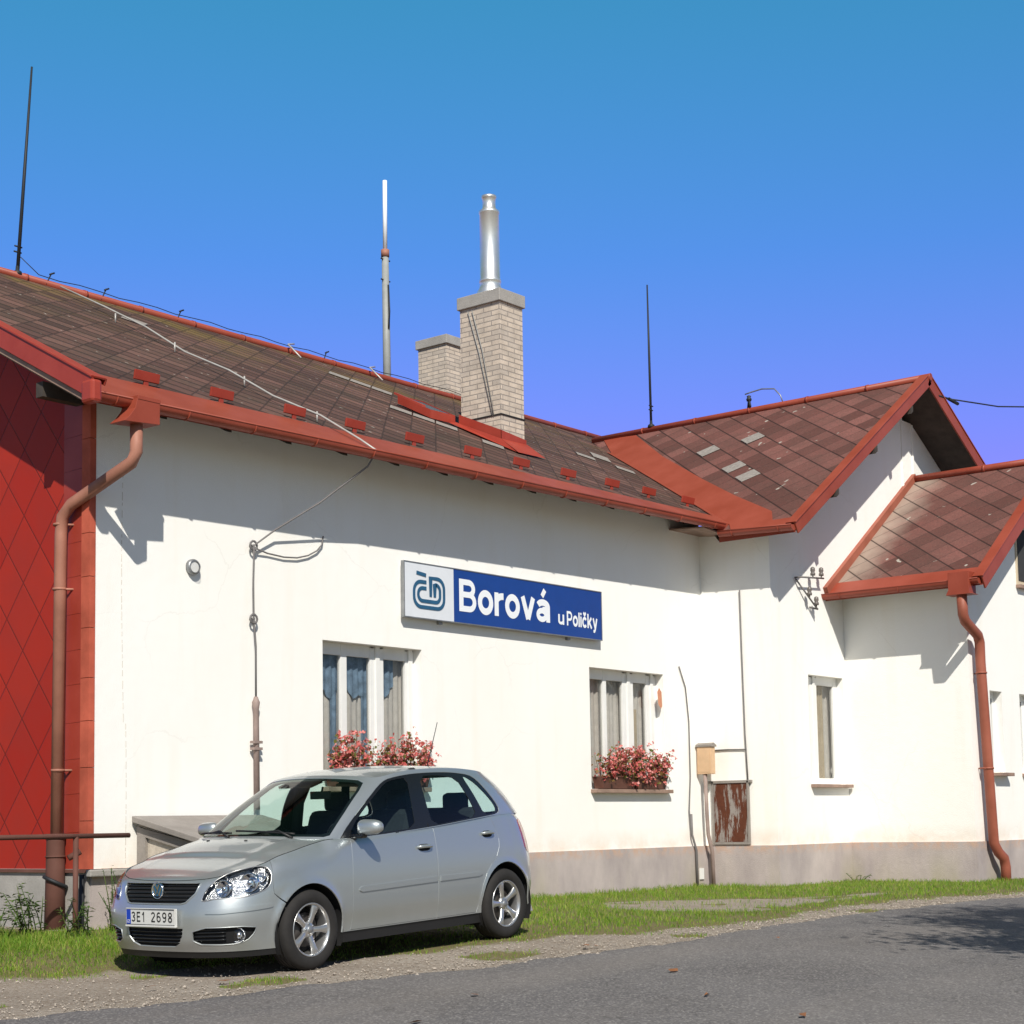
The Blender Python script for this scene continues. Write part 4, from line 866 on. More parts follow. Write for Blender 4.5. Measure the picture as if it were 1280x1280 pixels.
# ------------------------------------------------------------------ the car
CAR=empty('parked_car',(0,0,0),'silver grey five door hatchback parked in front of the station with plate 3E1 2698','car')
_c=math.cos; CO=Vector((-1.330923927,-3.548810497,-.1158364685))
MX=((0.99866978,0.03964604,0.03296777),(-0.03966760,0.99921293,0.0),(-0.03294176,-0.00130775,0.99945642))
CAR.matrix_world=Matrix(((MX[0][0],MX[1][0],MX[2][0],CO.x),(MX[0][1],MX[1][1],MX[2][1],CO.y),(MX[0][2],MX[1][2],MX[2][2],CO.z),(0,0,0,1)))
def spl(P,t):
    # P: list of (t, value or tuple); cubic hermite with finite-difference tangents
    n=len(P)
    if t<=P[0][0]: return P[0][1]
    if t>=P[-1][0]: return P[-1][1]
    lo,hi=0,n-1
    while hi-lo>1:
        m=(lo+hi)//2
        if P[m][0]<=t: lo=m
        else: hi=m
    i=lo
    t0,p0=P[i]; t1,p1=P[i+1]; h=t1-t0; u=(t-t0)/h
    def tan(k,c):
        g=lambda q: P[q][1] if not isinstance(P[q][1],tuple) else P[q][1][c]
        if k==0: return (g(1)-g(0))/(P[1][0]-P[0][0])
        if k==n-1: return (g(n-1)-g(n-2))/(P[n-1][0]-P[n-2][0])
        a=(g(k)-g(k-1))/(P[k][0]-P[k-1][0]); b=(g(k+1)-g(k))/(P[k+1][0]-P[k][0])
        ha=P[k][0]-P[k-1][0]; hb=P[k+1][0]-P[k][0]
        return (a*hb+b*ha)/(ha+hb)
    u2=u*u;u3=u2*u
    h00=2*u3-3*u2+1;h10=u3-2*u2+u;h01=-2*u3+3*u2;h11=u3-u2
    if isinstance(p0,tuple):
        return tuple(h00*p0[c]+h10*h*tan(i,c)+h01*p1[c]+h11*h*tan(i+1,c) for c in range(len(p0)))
    return h00*p0+h10*h*tan(i,0)+h01*p1+h11*h*tan(i+1,0)
def sst(a,b,x):
    t=max(0.,min(1.,(x-a)/(b-a))); return t*t*(3-2*t)
PLAN=[(-.83,0),(-.825,.15),(-.812,.30),(-.78,.46),(-.71,.60),(-.60,.70),(-.42,.77),(-.15,.805),(.2,.815),(.7,.822),(1.3,.825),(1.9,.825),(2.3,.82),(2.6,.81),(2.84,.785),(2.98,.70),(3.055,.54),(3.085,.34),(3.097,.15),(3.10,0)]
acc=0;PS=[(0.,PLAN[0])]
for k in range(1,len(PLAN)):
    acc+=math.hypot(PLAN[k][0]-PLAN[k-1][0],PLAN[k][1]-PLAN[k-1][1]); PS.append((acc,PLAN[k]))
SMAX=acc
HW=[(.1,.785),(.2,.79),(.3,.80),(.42,.822),(.55,.828),(.7,.825),(.8,.815),(.9,.797),(1.0,.775),(1.1,.755)]
DF=[(.1,.09),(.2,.05),(.28,.01),(.36,0.),(.48,0.),(.56,.02),(.64,.05),(.72,.085),(.8,.13),(.9,.25)]
DR=[(.1,.10),(.2,.05),(.3,.0),(.5,0.),(.6,-.01),(.7,-.02),(.85,-.04),(.95,-.065),(1.05,-.11),(1.1,-.14)]
ZT=[(-.83,.715),(-.77,.735),(-.70,.765),(-.58,.80),(-.4,.835),(-.1,.89),(.2,.945),(.36,.965),(.45,.952),(1.0,.975),(1.5,1.003),(2.1,1.05),(2.5,1.075),(2.8,1.07),(3.05,1.03)]
def ztop(s):
    x=spl(PS,abs(s))[0]; return spl(ZT,x)
def lower(s,z):
    a=abs(s); sg=1 if s>=0 else -1
    x,y=spl(PS,a)
    xa,ya=spl(PS,max(a-.01,0)); xb,yb=spl(PS,min(a+.01,SMAX))
    tx,ty=xb-xa,yb-ya; L=math.hypot(tx,ty) or 1; nx,ny=-ty/L,tx/L   # outward (left side)
    if a<.005: nx,ny=-1,0
    f=spl(HW,z)/.825
    wf=1-sst(-.66,-.15,x); wr=sst(2.3,2.95,x)
    X=x+wf*spl(DF,z)+wr*spl(DR,z)
    Y=y*(f if True else 1)
    zt=spl(ZT,x)
    r=.06+.15*sst(-.7,-.35,x)-.16*sst(.2,.5,x)
    ins=.035+.075*sst(-.7,-.35,x)-.098*sst(.2,.5,x)
    u=(z-(zt-r))/r
    if u>0:
        u=min(u,1)*.97; d=ins*(1-math.sqrt(1-u*u)); X-=nx*d; Y-=ny*d
    for cx in (0,2.463):
        dd=math.hypot(x-cx,z-.30)
        if dd<.5: Y+=.014*math.exp(-((dd-.345)/.035)**2)
    # bumper strip relief under headlight and crease along the door
    Y-= .006*math.exp(-((z-.50)/.03)**2)*sst(.45,.6,x)*(1-sst(1.9,2.2,x))*0
    return (X,sg*Y,z)
GB=[(0,(.05,0,1.0)),(.35,(.08,.30,.995)),(.7,(.18,.57,.98)),(.9,(.29,.685,.967)),(1.,(.37,.723,.957)),(1.05,(.47,.742,.955)),(1.12,(.62,.755,.96)),(1.3,(1.05,.770,.978)),(1.5,(1.55,.775,1.006)),(1.7,(2.05,.770,1.045)),(1.85,(2.44,.750,1.07)),(1.95,(2.72,.72,1.075)),(2.02,(2.86,.66,1.073)),(2.12,(2.92,.56,1.07)),(2.5,(2.965,.30,1.045)),(3,(2.98,0,1.04))]
GT=[(0,(.88,0,1.462)),(.35,(.90,.22,1.458)),(.7,(.96,.43,1.446)),(.9,(1.02,.53,1.435)),(1.,(1.08,.575,1.432)),(1.05,(1.13,.592,1.438)),(1.12,(1.2,.603,1.452)),(1.3,(1.42,.615,1.480)),(1.5,(1.7,.618,1.492)),(1.7,(1.98,.613,1.490)),(1.85,(2.2,.600,1.478)),(1.95,(2.37,.585,1.462)),(2.02,(2.47,.56,1.45)),(2.12,(2.55,.50,1.448)),(2.5,(2.64,.27,1.455)),(3,(2.67,0,1.458))]
def green(s,v):
    a=abs(s); sg=1 if s>=0 else -1
    b=spl(GB,a); t=spl(GT,a)
    w=sst(.9,1.15,a)*(1-sst(1.9,2.1,a))
    bu=math.sin(math.pi*min(max(v,0),1))
    side=.028*bu*w; fr=.02*bu*(1-w)
    x=b[0]+(t[0]-b[0])*v + (-fr*.5 if a<1.5 else fr*2.0); y=b[1]+(t[1]-b[1])*v+side; z=b[2]+(t[2]-b[2])*v+fr*.9
    return (x,sg*y,z)
ZC=[(.85,1.458),(1.1,1.497),(1.5,1.528),(2.0,1.524),(2.4,1.497),(2.68,1.457)]
def fdn(fn,s,v,h=.004):
    a=Vector(fn(s-h,v));b=Vector(fn(s+h,v));c=Vector(fn(s,v-h));d=Vector(fn(s,v+h))
    n=(b-a).cross(d-c)
    if n.length<1e-12: return Vector((0,0,1))
    n.normalize(); p=Vector(fn(s,v))-Vector((1.3,0,.6))
    return n if n.dot(p)>0 else -n
def dens(P,h):
    R=[];n=len(P)
    for i in range(n):
        a=P[i];b=P[(i+1)%n]; k=max(1,int(math.hypot((b[0]-a[0]),(b[1]-a[1]))/h))
        R+=[(a[0]+(b[0]-a[0])*j/k,a[1]+(b[1]-a[1])*j/k) for j in range(k)]
    return R
def smooth(P,closed=True,it=2):
    """Chaikin corner rounding"""
    for _ in range(it):
        R=[];n=len(P)
        for i in range(n):
            a=P[i];b=P[(i+1)%n]
            R+=[(a[0]*.78+b[0]*.22,a[1]*.78+b[1]*.22),(a[0]*.22+b[0]*.78,a[1]*.22+b[1]*.78)]
        P=R
    return P
def grow(P,d):
    """offset polygon outward by d"""
    n=len(P);A=sum(P[i][0]*P[(i+1)%n][1]-P[(i+1)%n][0]*P[i][1] for i in range(n)); sg=1 if A>0 else -1; R=[]
    for i in range(n):
        a=Vector(P[i-1]);p=Vector(P[i]);b=Vector(P[(i+1)%n])
        t1=(p-a);t2=(b-p)
        if t1.length<1e-9 or t2.length<1e-9: R.append(tuple(p)); continue
        t1.normalize();t2.normalize(); n1=Vector((t1.y,-t1.x))*sg;n2=Vector((t2.y,-t2.x))*sg; k=n1+n2
        if k.length<.3: k=n1
        k.normalize(); c=max(.5,k.dot(n1)); R.append(tuple(p+k*(d/c)))
    return R
def panel(name,fn,outer,holes=(),mat='paint',step=(.035,.03),bh=.02,off=0.,flange=.012,parent=None,aspect=1.):
    """tessellate a region of the surface fn(s,v); lift it to 3-D with analytic normals"""
    asp=aspect
    loops=[dens(outer,bh)]+[dens(h,bh) for h in holes]
    V=[];E=[]
    for L in loops:
        b=len(V);n=len(L); V+=[Vector((x,y*asp)) for x,y in L]; E+=[(b+i,b+(i+1)%n) for i in range(n)]
    x0=min(p[0] for p in outer);x1=max(p[0] for p in outer);y0=min(p[1] for p in outer);y1=max(p[1] for p in outer)
    O=[(p[0],p[1]) for p in loops[0]]
    def inside(x,y):
        if not inpoly(x,y,O): return False
        for h in loops[1:]:
            if inpoly(x,y,h): return False
        return True
    allb=[v for v in V]; cell={}
    hs=step[0]*.45
    for v in allb: cell.setdefault((int(v.x/hs//1),int(v.y/hs//1)),[]).append(v)
    i0=int(math.floor(x0/step[0]));i1=int(math.ceil(x1/step[0])); j0=int(math.floor(y0/step[1])); j1=int(math.ceil(y1/step[1]))
    for i in range(i0,i1+1):
        for j in range(j0,j1+1):
            x=i*step[0];y=j*step[1]
            if not inside(x,y): continue
            v=Vector((x,y*asp)); k=(int(v.x/hs//1),int(v.y/hs//1)); ok=True
            for di in(-1,0,1):
                for dj in(-1,0,1):
                    for w in cell.get((k[0]+di,k[1]+dj),()):
                        if (w-v).length<hs*.8: ok=False
            if ok: V.append(v)
    r=geometry.delaunay_2d_cdt(V,E,[],0,1e-5)
    v2,f2=r[0],r[2]
    F=[]
    for f in f2:
        c=sum((v2[k] for k in f),Vector((0,0)))/len(f)
        if inside(c.x,c.y/asp): F.append(list(f))
    used=sorted(set(k for f in F for k in f)); mp={k:i for i,k in enumerate(used)}
    P=[];N=[]
    for k in used:
        s,v=v2[k].x,v2[k].y/asp; n=fdn(fn,s,v); P.append(Vector(fn(s,v))+n*off); N.append(n)
    F=[[mp[k] for k in f] for f in F]
    for f in F:
        nn=(P[f[1]]-P[f[0]]).cross(P[f[2]]-P[f[0]])
        if nn.dot(N[f[0]])<0: f.reverse()
    if flange:
        cnt={}
        for f in F:
            for a,b in zip(f,f[1:]+f[:1]): cnt[(a,b)]=1
        bd=[(a,b) for (a,b) in cnt if (b,a) not in cnt]; mpo={}
        for a,b in bd:
            q=[]
            t=(P[b]-P[a]).normalized(); out=t.cross(N[a])
            i=len(P); P+= [P[a].copy(),P[b].copy(),P[b]-N[b]*flange,P[a]-N[a]*flange]; N+=[(out*.8+N[a]*.6).normalized()]*2+[out]*2
            F.append([i+3,i+2,i+1,i])
    me=bpy.data.meshes.new(name); me.from_pydata([tuple(p) for p in P],[],F); 
    me.polygons.foreach_set('use_smooth',[True]*len(me.polygons))
    me.normals_split_custom_set_from_vertices([tuple(n) for n in N])
    o=bpy.data.objects.new(name,me); COL.objects.link(o); me.materials.append(M[mat]); o.parent=parent or CAR
    return o
def mir(P): return [(-a,b) for a,b in P]
# --- outlines in wrap space (|s|, z) ------------------------------------------------
def arch(cs,cz,r,a0,a1,n=18): return [(cs+r*math.cos(math.radians(a0+(a1-a0)*i/n)),cz+r*math.sin(math.radians(a0+(a1-a0)*i/n))) for i in range(n+1)]
FS,RS=1.400,3.848; AR=.352; AR2=.362
topline=lambda a,b,n:[(a+(b-a)*i/n,ztop(a+(b-a)*i/n)-.0005) for i in range(n+1)]
HL=smooth([(.447,.574),(.462,.645),(.525,.720),(.607,.766),(.721,.794),(.854,.806),(.945,.795),(.989,.75),(.984,.690),(.950,.640),(.825,.600),(.71,.585),(.563,.587),(.483,.570)],it=1)
GRh=[(0,.700),(.405,.699),(.385,.625),(.315,.560),(.27,.550),(0,.549)]
GRL=GRh+[(-a,b) for a,b in GRh[::-1][1:-1]]
CIh=[(0,.374),(.305,.374),(.30,.32),(.26,.262),(.20,.236),(0,.234)]
CI=CIh+[(-a,b) for a,b in CIh[::-1][1:-1]]
SI=smooth([(.395,.378),(.885,.380),(.880,.330),(.81,.27),(.68,.250),(.395,.258)],it=1)
BS=.200
aL=arch(FS,.30,AR,194,141,8)   # front part of the front arch from low to seam
bumL=[(0,BS)]+[(.5,BS),(1.058,BS)]+aL+[(1.02,.60),(1.004,.66),(1.004,.74)]+topline(1.004,0,14)
bum=bumL+[(-a,b) for a,b in bumL[::-1][1:-1]]
holes=[GRL,CI,SI,mir(SI),grow(HL,.004),mir(grow(HL,.004))]
body=panel('front_bumper',lower,bum,holes,step=(.03,.025),bh=.018)
# doors
fd=[(1.852,.262),(2.9,.264),(2.897,.40),(2.897,.54),(2.905,.72),(2.911,.85),(2.913,ztop(2.913)-.001)]+topline(2.90,1.90,12)+[(1.892,.90),(1.880,.80),(1.868,.68),(1.861,.58),(1.861,.45),(1.862,.34)]
rd=[(2.908,.264),(3.43,.266),(3.452,.32),(3.468,.40),(3.50,.49),(3.56,.585),(3.64,.665),(3.72,.725),(3.772,.80),(3.785,.87),(3.77,.95),(3.735,1.02),(3.715,ztop(3.715)-.001)]+topline(3.70,2.921,10)+[(2.913,.80),(2.905,.60),(2.905,.40)]
g=.0035
TLt=smooth([(4.20,.74),(4.185,.90),(4.22,1.02),(4.36,1.02),(4.52,.98),(4.52,.80),(4.40,.72)],it=1)
fA=arch(FS,.30,AR,139,-8,20); rA=arch(RS,.305,AR2,188,20,18)
sideP=[(1.010,ztop(1.01)-.0005),(1.010,.665),(1.026,.602)]+fA+[(1.80,.252)]+[(3.46,.254)]+rA+[(4.23,.50),(4.3,.565),(4.6,.59),(SMAX,.60)]+[(SMAX,1.03)]
sideP+=topline(SMAX,1.02,60)[:-1]
for sg in (1,-1):
    f=(lambda P:P) if sg>0 else mir
    panel('body_side',lower,f(sideP),[f(grow(fd,g)),f(grow(rd,g)),f(grow(TLt,.003))],step=(.035,.03))
    rb=[(4.23,.49),(4.3,.555),(4.6,.58),(SMAX,.59),(SMAX,.2),(4.22,.2)]+arch(RS,.305,AR2,-14,22,6)
    panel('rear_bumper',lower,f(rb),step=(.04,.035))
    d1=panel('door',lower,f(fd),step=(.035,.03)); d2=panel('door',lower,f(rd),step=(.035,.03))
    panel('taillight',lower,f(TLt),mat='redlens',off=.003)
    # moulding strips and handles
    for d,a,b,z0,z1 in ((d1,1.93,2.885,.566,.583),(d2,2.925,3.50,.583,.585)):
        h=.021; P=[(a,z0-h),(b,z1-h*.9),(b,z1+h*.9),(a,z0+h)]; 
        if d is d1: P=[(a+.03,z0-h),(b,z1-h),(b,z1+h),(a+.03,z0+h),(a,z0+h*.4),(a,z0-h*.4)]
        else: P=[(a,z0-h),(b-.05,z1-h*.8),(b,z1),(b-.05,z1+h*.8),(a,z0+h)]
        mo=panel('side_moulding',lower,f(P),step=(.05,.5),bh=.02,off=.010,flange=.012,parent=d)
    for d,a,b,z in ((d1,2.665,2.845,.848),(d2,3.545,3.71,.917)):
        cup=smooth([(a+.03,z-.03),(b-.03,z-.03),(b-.01,z),(b-.03,z+.026),(a+.03,z+.026),(a+.01,z)],it=1)
        panel('handle_recess_shade',lower,f(cup),mat='gap',step=(.03,.01),bh=.01,off=.0015,flange=0,parent=d)  # flat near-black patch on the door, painted shade behind the handle
        pts=[]
        for t in range(9):
            s=a+(b-a)*t/8; n=fdn(lower,s*sg,z); pts.append(Vector(lower(s*sg,z+.003))+n*(.006+.026*math.sin(PI*t/8)**.5))
        m=MB(); m.tube(pts,[.010]+[.0145]*7+[.010],8); m.build('handle',M['paint'],d)
# dark shell behind the shut lines, black sills and lips
shellP=[(-SMAX,.16),(SMAX,.16),(SMAX,1.0)]+[(s,ztop(s)-.04) for s in [SMAX-.02-(2*SMAX-.04)*i/160 for i in range(161)]]+[(-SMAX,1.0)]
hl=[arch(c,.30,r+.02,0,360,24)[:-1] for c,r in ((FS,AR),(RS,AR2))]
def cutbottom(P): return [(a,max(b,.161+.0001*i)) for i,(a,b) in enumerate(P)]
sh=[]
def shell_with_arches():
    P=[(0,.16)]; out=[]
    def half():
        R=[(0,.165)]
        R+=arch(FS,.30,AR+.02,200,-20,20)+arch(RS,.305,AR2+.02,200,-20,20)+[(SMAX,.165)]
        return R
    h=half(); top=[(s,ztop(s)-.035) for s in [SMAX-(2*SMAX)*i/160 for i in range(161)]]
    return h+top+mir(h)[::-1][:-1]
HLg=[grow(HL,-.006),mir(grow(HL,-.006))]
panel('inner_shell',lower,shell_with_arches(),HLg,mat='gap',step=(.09,.07),bh=.04,off=-.022,flange=0)
lipP=[(0,.150),(1.05,.155)]+arch(FS,.30,AR,204,197,2)+[(1.055,BS-.004),(0,BS-.004)]
lip=lipP+mir(lipP)[::-1][1:-1]
panel('lower_lip',lower,lip,mat='black',step=(.05,.02),off=-.006)
for f in (lambda P:P,mir):
    panel('sill_trim',lower,f([(1.76,.17),(3.50,.17),(3.49,.25),(1.77,.248)]),mat='black',step=(.08,.03),off=-.012,flange=.03)
# arch liners
for cx,r in ((.015,AR),(2.463,AR2)):
    for sg in (1,-1):
        m=MB(); n=26; vs=[]
        for i in range(n+1):
            t=math.radians(-25+230*i/n)
            for y in (.80,.50): vs.append((cx+(r+.008)*math.cos(t),sg*y,.302+(r+.008)*math.sin(t)))
        m.add(vs,[(2*i,2*i+1,2*i+3,2*i+2) for i in range(n)],smooth=True); vs=[(cx,sg*.50,.3)]+[(cx+(r+.008)*math.cos(math.radians(-25+230*i/n)),sg*.50,.302+(r+.008)*math.sin(math.radians(-25+230*i/n))) for i in range(n+1)]
        m.add(vs,[(0,i+1,i+2) for i in range(n)]); m.build('wheel_arch_liner',M['gap'],CAR)
MB().box(-.55,2.85,-.5,.5,.15,.40).build('underbody',M['gap'],CAR)
MB().box(.3,2.8,-.70,.70,.20,.30).build('floor',M['gap'],CAR)
# --- front face furniture
gr=panel('grille',lower,GRL,mat='black',step=(.05,.03),off=-.035,flange=0)
for z in (.578,.606,.634,.662,.688):
    w={.578:.325,.606:.36,.634:.38,.662:.395,.688:.40}[z]; pts=[Vector(lower(s,z))+fdn(lower,s,z)*-.016 for s in [-w+2*w*i/24 for i in range(25)]]
    MB().tube(pts,.0055,6).build('slat',M['gloss'],gr)
pts=[Vector(lower(a,b))+fdn(lower,a,b)*.001 for a,b in dens(GRL,.03)]; MB().tube(pts,.006,6,close=True).build('grille_surround',M['paint'],gr)
em=MB(); c=Vector(lower(0,.645))+Vector((-.008,0,0))
em.lathe(c+Vector((.018,0,0)),(-1,0,0),[(.0,.006),(.052,.006),(.052,.012),(.060,.018),(.064,.012),(.064,0)],28); e=em.build('emblem',M['chrome'],gr)
m=MB(); m.lathe(c+Vector((.0105,0,0)),(-1,0,0),[(.051,0),(.0,.0)],24); m.build('emblem_field',M['signnavy'],e)
m=MB(); eo=c+Vector((.0085,0,0)); 
ribbon(m,[(-.019,.044),(-.001,.006),(.001,.006),(.019,.044)],.0105,eo,(0,-1,0),(0,0,1)); ribbon(m,[(-.042,.022),(-.020,-.036),(0,-.002),(.020,-.036),(.042,.022)],.0105,eo,(0,-1,0),(0,0,1)); m.build('emblem_letters',M['chrome'],e)
ci=panel('air_intake',lower,CI,mat='black',step=(.05,.03),off=-.04,flange=0)
for z in (.262,.290,.318,.346): 
    w={.262:.25,.290:.275,.318:.29,.346:.295}[z]; MB().tube([Vector(lower(s,z))+fdn(lower,s,z)*-.016 for s in [-w+2*w*i/16 for i in range(17)]],.006,6).build('slat',M['gloss'],ci)
for sg in (1,-1):
    f=(lambda P:P) if sg>0 else mir
    si=panel('side_intake',lower,f(SI),mat='black',step=(.05,.03),off=-.045,flange=0)
    for z in (.285,.312,.340,.362):
        a,b=.40,{.285:.80,.312:.85,.340:.87,.362:.87}[z]; b=.66
        MB().tube([Vector(lower(sg*s,z))+fdn(lower,sg*s,z)*-.016 for s in [a+(b-a)*i/10 for i in range(11)]],.0055,6).build('slat',M['gloss'],si)
    p=Vector(lower(sg*.738,.315)); n=(fdn(lower,sg*.738,.315)+Vector((-1.2,0,0))).normalized(); m=MB(); m.lathe(p-n*.045,n,[(.0,.0),(.040,.0),(.05,.022),(.056,.028),(.056,.012)],20); fg=m.build('fog_lamp',M['bowl'],si); MB().lathe(p-n*.040,n,[(.028,0),(.026,.014),(.0,.024)],14).build('bulb',M['chrome'],fg)
    m=MB(); m.lathe(p-n*.020,n,[(.050,0),(.035,.008),(.0,.011)],20); m.build('lens',M['clear'],fg)
    pts=[Vector(lower(a,b))+fdn(lower,a,b)*.0 for a,b in dens(f(SI),.03)]; MB().tube(pts,.004,6,close=True).build('intake_rim',M['paint'],si)
    # bumper rub strip
    bs=smooth([(.50,.470),(1.0,.500),(1.02,.515),(1.0,.532),(.50,.510)],it=1)
    panel('bumper_strip',lower,f(bs),step=(.05,.012),bh=.02,off=.008,flange=.010)
    # headlight: chrome bowl, lamps, clear cover
    hl_=panel('headlight',lower,f(HL),mat='alloy',step=(.025,.02),bh=.015,off=-.055,flange=-.055)
    hl_.data.materials[0]=M['bowl']
    for s,z,r in ((.60,.668,.060),(.80,.700,.068),(.915,.735,.036)):
        p=Vector(lower(sg*s,z)); n=(fdn(lower,sg*s,z)*.5+Vector((-1.,0,0))).normalized(); q=p-fdn(lower,sg*s,z)*.048
        m=MB(); m.lathe(q,n,[(.012,-.006),(r*.55,.004),(r*.9,.024),(r,.030),(r*1.07,.026),(r*1.07,.0)],24); m.build('reflector',M['chrome'],hl_)
        m=MB(); m.lathe(q+n*.004,n,[(r*.35,.0),(r*.33,.016),(r*.2,.026),(0,.029)],16); m.build('bulb',M['clear'] if r<.05 else M['chrome'],hl_)
    panel('cover',lower,f(HL),mat='lampglass',step=(.03,.025),off=.002,flange=0,parent=hl_)
    pts=[Vector(lower(a,b))+fdn(lower,a,b)*.001 for a,b in dens(f(HL),.02)]; MB().tube(pts,.0035,6,close=True).build('rim',M['alloy'],hl_)
# number plate
pl=bpy.data.objects.new('number_plate',None); COL.objects.link(pl); pl.parent=CAR; px=-.852
bm_=MB(); bm_.obox((px+.008,0,.452),(.006,0,0),(0,.275,0),(0,0,.068)); bm_.obox((px-.001,0,.390),(.007,0,0),(0,.272,0),(0,0,.007)); bm_.build('holder',M['plate'],pl,bevel=.003)
MB().obox((px,0,.457),(.0015,0,0),(0,.260,0),(0,0,.055)).build('white_field',M['plate'],pl)
MB().obox((px-.003,.2375,.457),(.001,0,0),(0,.0225,0),(0,0,.0535)).build('blue_band',M['plateblue'],pl)
po=(px-.003,0,.457); pu=(0,-1,0); pv=(0,0,1)
word('character','3E1',.14,.26,M['plateblack'],pl,po,pu,pv,-.205,-.060,-.037,.074,.0005)
word('character','2698',.14,.24,M['plateblack'],pl,po,pu,pv,.010,.238,-.037,.074,.0005)
text_mesh('country_letters','CZ',1,M['plate'],pl,(px-.0045,0,.457),pu,pv,-.253,-.224,-.045,-.022,.02,.0005)
m=MB(); ribbon(m,[(-.262,-.057),(.262,-.057),(.262,.057),(-.262,.057)],.004,(px-.002,0,.457),pu,pv,close=True); m.build('edge_line',M['plateblack'],pl)
# --- bonnet
hr=[]; send=1.742
def sx_(x):
    lo,hi=0,SMAX
    for _ in range(40):
        mm=(lo+hi)/2
        if spl(PS,mm)[0]<x: lo=mm
        else: hi=mm
    return lo
def hood(s,t):
    """t -1..1 across"""
    a=lower(-s,ztop(s)); Y=a[1]; bl=.325*sst(.85,1.742,s)
    cr=.020+.012*sst(.3,1.,s)
    y=Y*t*-1; x=a[0]-bl*(1-t*t); z=a[2]+cr*(1-abs(t)**2.3)*min(1,abs(Y)/.4)
    z+=.006*math.exp(-((abs(t)-.70)/.07)**2)*sst(.5,.9,s)
    return (x,y,z)
def gridpanel(name,fn,us,vs,mat,parent=None,flip=False):
    P=[];N=[]
    for u in us:
        for v in vs:
            P.append(Vector(fn(u,v))); 
            h=.003; a=Vector(fn(max(u-h,us[0]),v));b=Vector(fn(min(u+h,us[-1]),v));c=Vector(fn(u,max(v-h,vs[0])));d=Vector(fn(u,min(v+h,vs[-1])))
            n=(b-a).cross(d-c); n=n.normalized() if n.length>1e-12 else Vector((0,0,1)); N.append(n if n.z>0 else -n)
    k=len(vs); F=[(i*k+j,(i+1)*k+j,(i+1)*k+j+1,i*k+j+1) for i in range(len(us)-1) for j in range(k-1)]
    F2=[]
    for f in F:
        nn=(P[f[1]]-P[f[0]]).cross(P[f[2]]-P[f[0]]); F2.append(f if nn.dot(N[f[0]])>=0 else f[::-1])
    me=bpy.data.meshes.new(name); me.from_pydata([tuple(p) for p in P],[],F2); me.polygons.foreach_set('use_smooth',[True]*len(F2)); me.normals_split_custom_set_from_vertices([tuple(n) for n in N])
    o=bpy.data.objects.new(name,me); COL.objects.link(o); me.materials.append(M[mat]); o.parent=parent or CAR; return o
ts=[-1+2*i/48 for i in range(49)]; ss=[.01+(send-.01)*(i/60) for i in range(61)]
gridpanel('bonnet',hood,ss,ts,'paint')
# dark tubes laid in as the shade of the bonnet shut lines
for sg in (1,-1):
    MB().tube([Vector(lower(sg*s,ztop(s)))+Vector((0,0,-.0015)) for s in [.46+(1.74-.46)*i/40 for i in range(41)]],.0038,6).build('bonnet_gap',M['gap'],CAR)
MB().tube([Vector(lower(s,ztop(s)))+Vector((-.001,0,-.003)) for s in [-.46+.92*i/30 for i in range(31)]],.0045,6).build('bonnet_gap',M['gap'],CAR)
# cowl tray under the windscreen
m=MB(); vs=[]
for i in range(31):
    t=-1+2*i/30; a=Vector(hood(send,t)); 
    vs+= [a+Vector((-.04,0,-.035)),a+Vector((.16,0,-.01))]
m.add(vs,[(2*i,2*i+2,2*i+3,2*i+1) for i in range(30)]); m.build('cowl',M['gap'],CAR)
# --- shoulder between body side and cabin, and roof
def shoulder(u,w):
    a=u
    # match lower & green by fraction
    sgn=1
    b=green(a,0.); 
    xb=b[0]
    if a<2.02: s=sx_(xb-0.0)
    else: s=sx_(2.88)+(SMAX-sx_(2.88))*(a-2.02)/.98
    l=lower(s,ztop(s)-.0005)
    return tuple(l[k]+(b[k]-l[k])*w + (.006*math.sin(PI*w) if k==2 else 0) for k in range(3))
for sg in (1,-1):
    gridpanel('shoulder',(lambda u,w:tuple(c*(sg if i==1 else 1) for i,c in enumerate(shoulder(u,w)))),[.985+(3-.985)*i/60 for i in range(61)],[0,.25,.5,.75,1],'paint')
def roof_(s,t):
    b=green(s,1.); x=b[0]; zc=spl(ZC,x); y=b[1]*t
    return (x,y,b[2]+(max(zc,b[2])-b[2])*(1-abs(t)**2.4))
gridpanel('roof',roof_,[.004+(2.992)*i/110 for i in range(111)],[-1+2*i/36 for i in range(37)],'paint')
# --- cabin frame with its openings
WSh=[(0,.012),(.5,.016),(.90,.03),(.952,.06),(.948,.40),(.930,.75),(.90,.90),(.80,.945),(.45,.955),(0,.958)]
def sym(h): return h+[(-a,b) for a,b in h[::-1][1:-1]]
WS=sym(WSh)
DLO=smooth([(1.036,.012),(1.25,.010),(1.467,.008),(1.70,.006),(1.835,.012),(1.874,.06),(1.885,.17),(1.884,.45),(1.876,.78),(1.845,.875),(1.70,.915),(1.50,.930),(1.342,.935),(1.195,.935),(1.095,.925),(1.055,.85),(1.036,.60),(1.027,.35),(1.024,.12)],it=1)
G1=smooth([(1.085,.040),(1.244,.040),(1.404,.038),(1.357,.435),(1.300,.885),(1.18,.895),(1.105,.87),(1.066,.66),(1.050,.35),(1.058,.12)],it=1)
G2=smooth([(1.494,.034),(1.617,.034),(1.743,.040),(1.727,.43),(1.708,.80),(1.573,.875),(1.400,.885),(1.44,.472)],it=1)
G3=smooth([(1.785,.045),(1.855,.05),(1.870,.19),(1.862,.42),(1.840,.70),(1.800,.83),(1.770,.83),(1.775,.43)],it=1)
RW=sym([(0,.06),(.0+3-2.22,.06)][:1]+[(-0,0)][:0]) if False else None
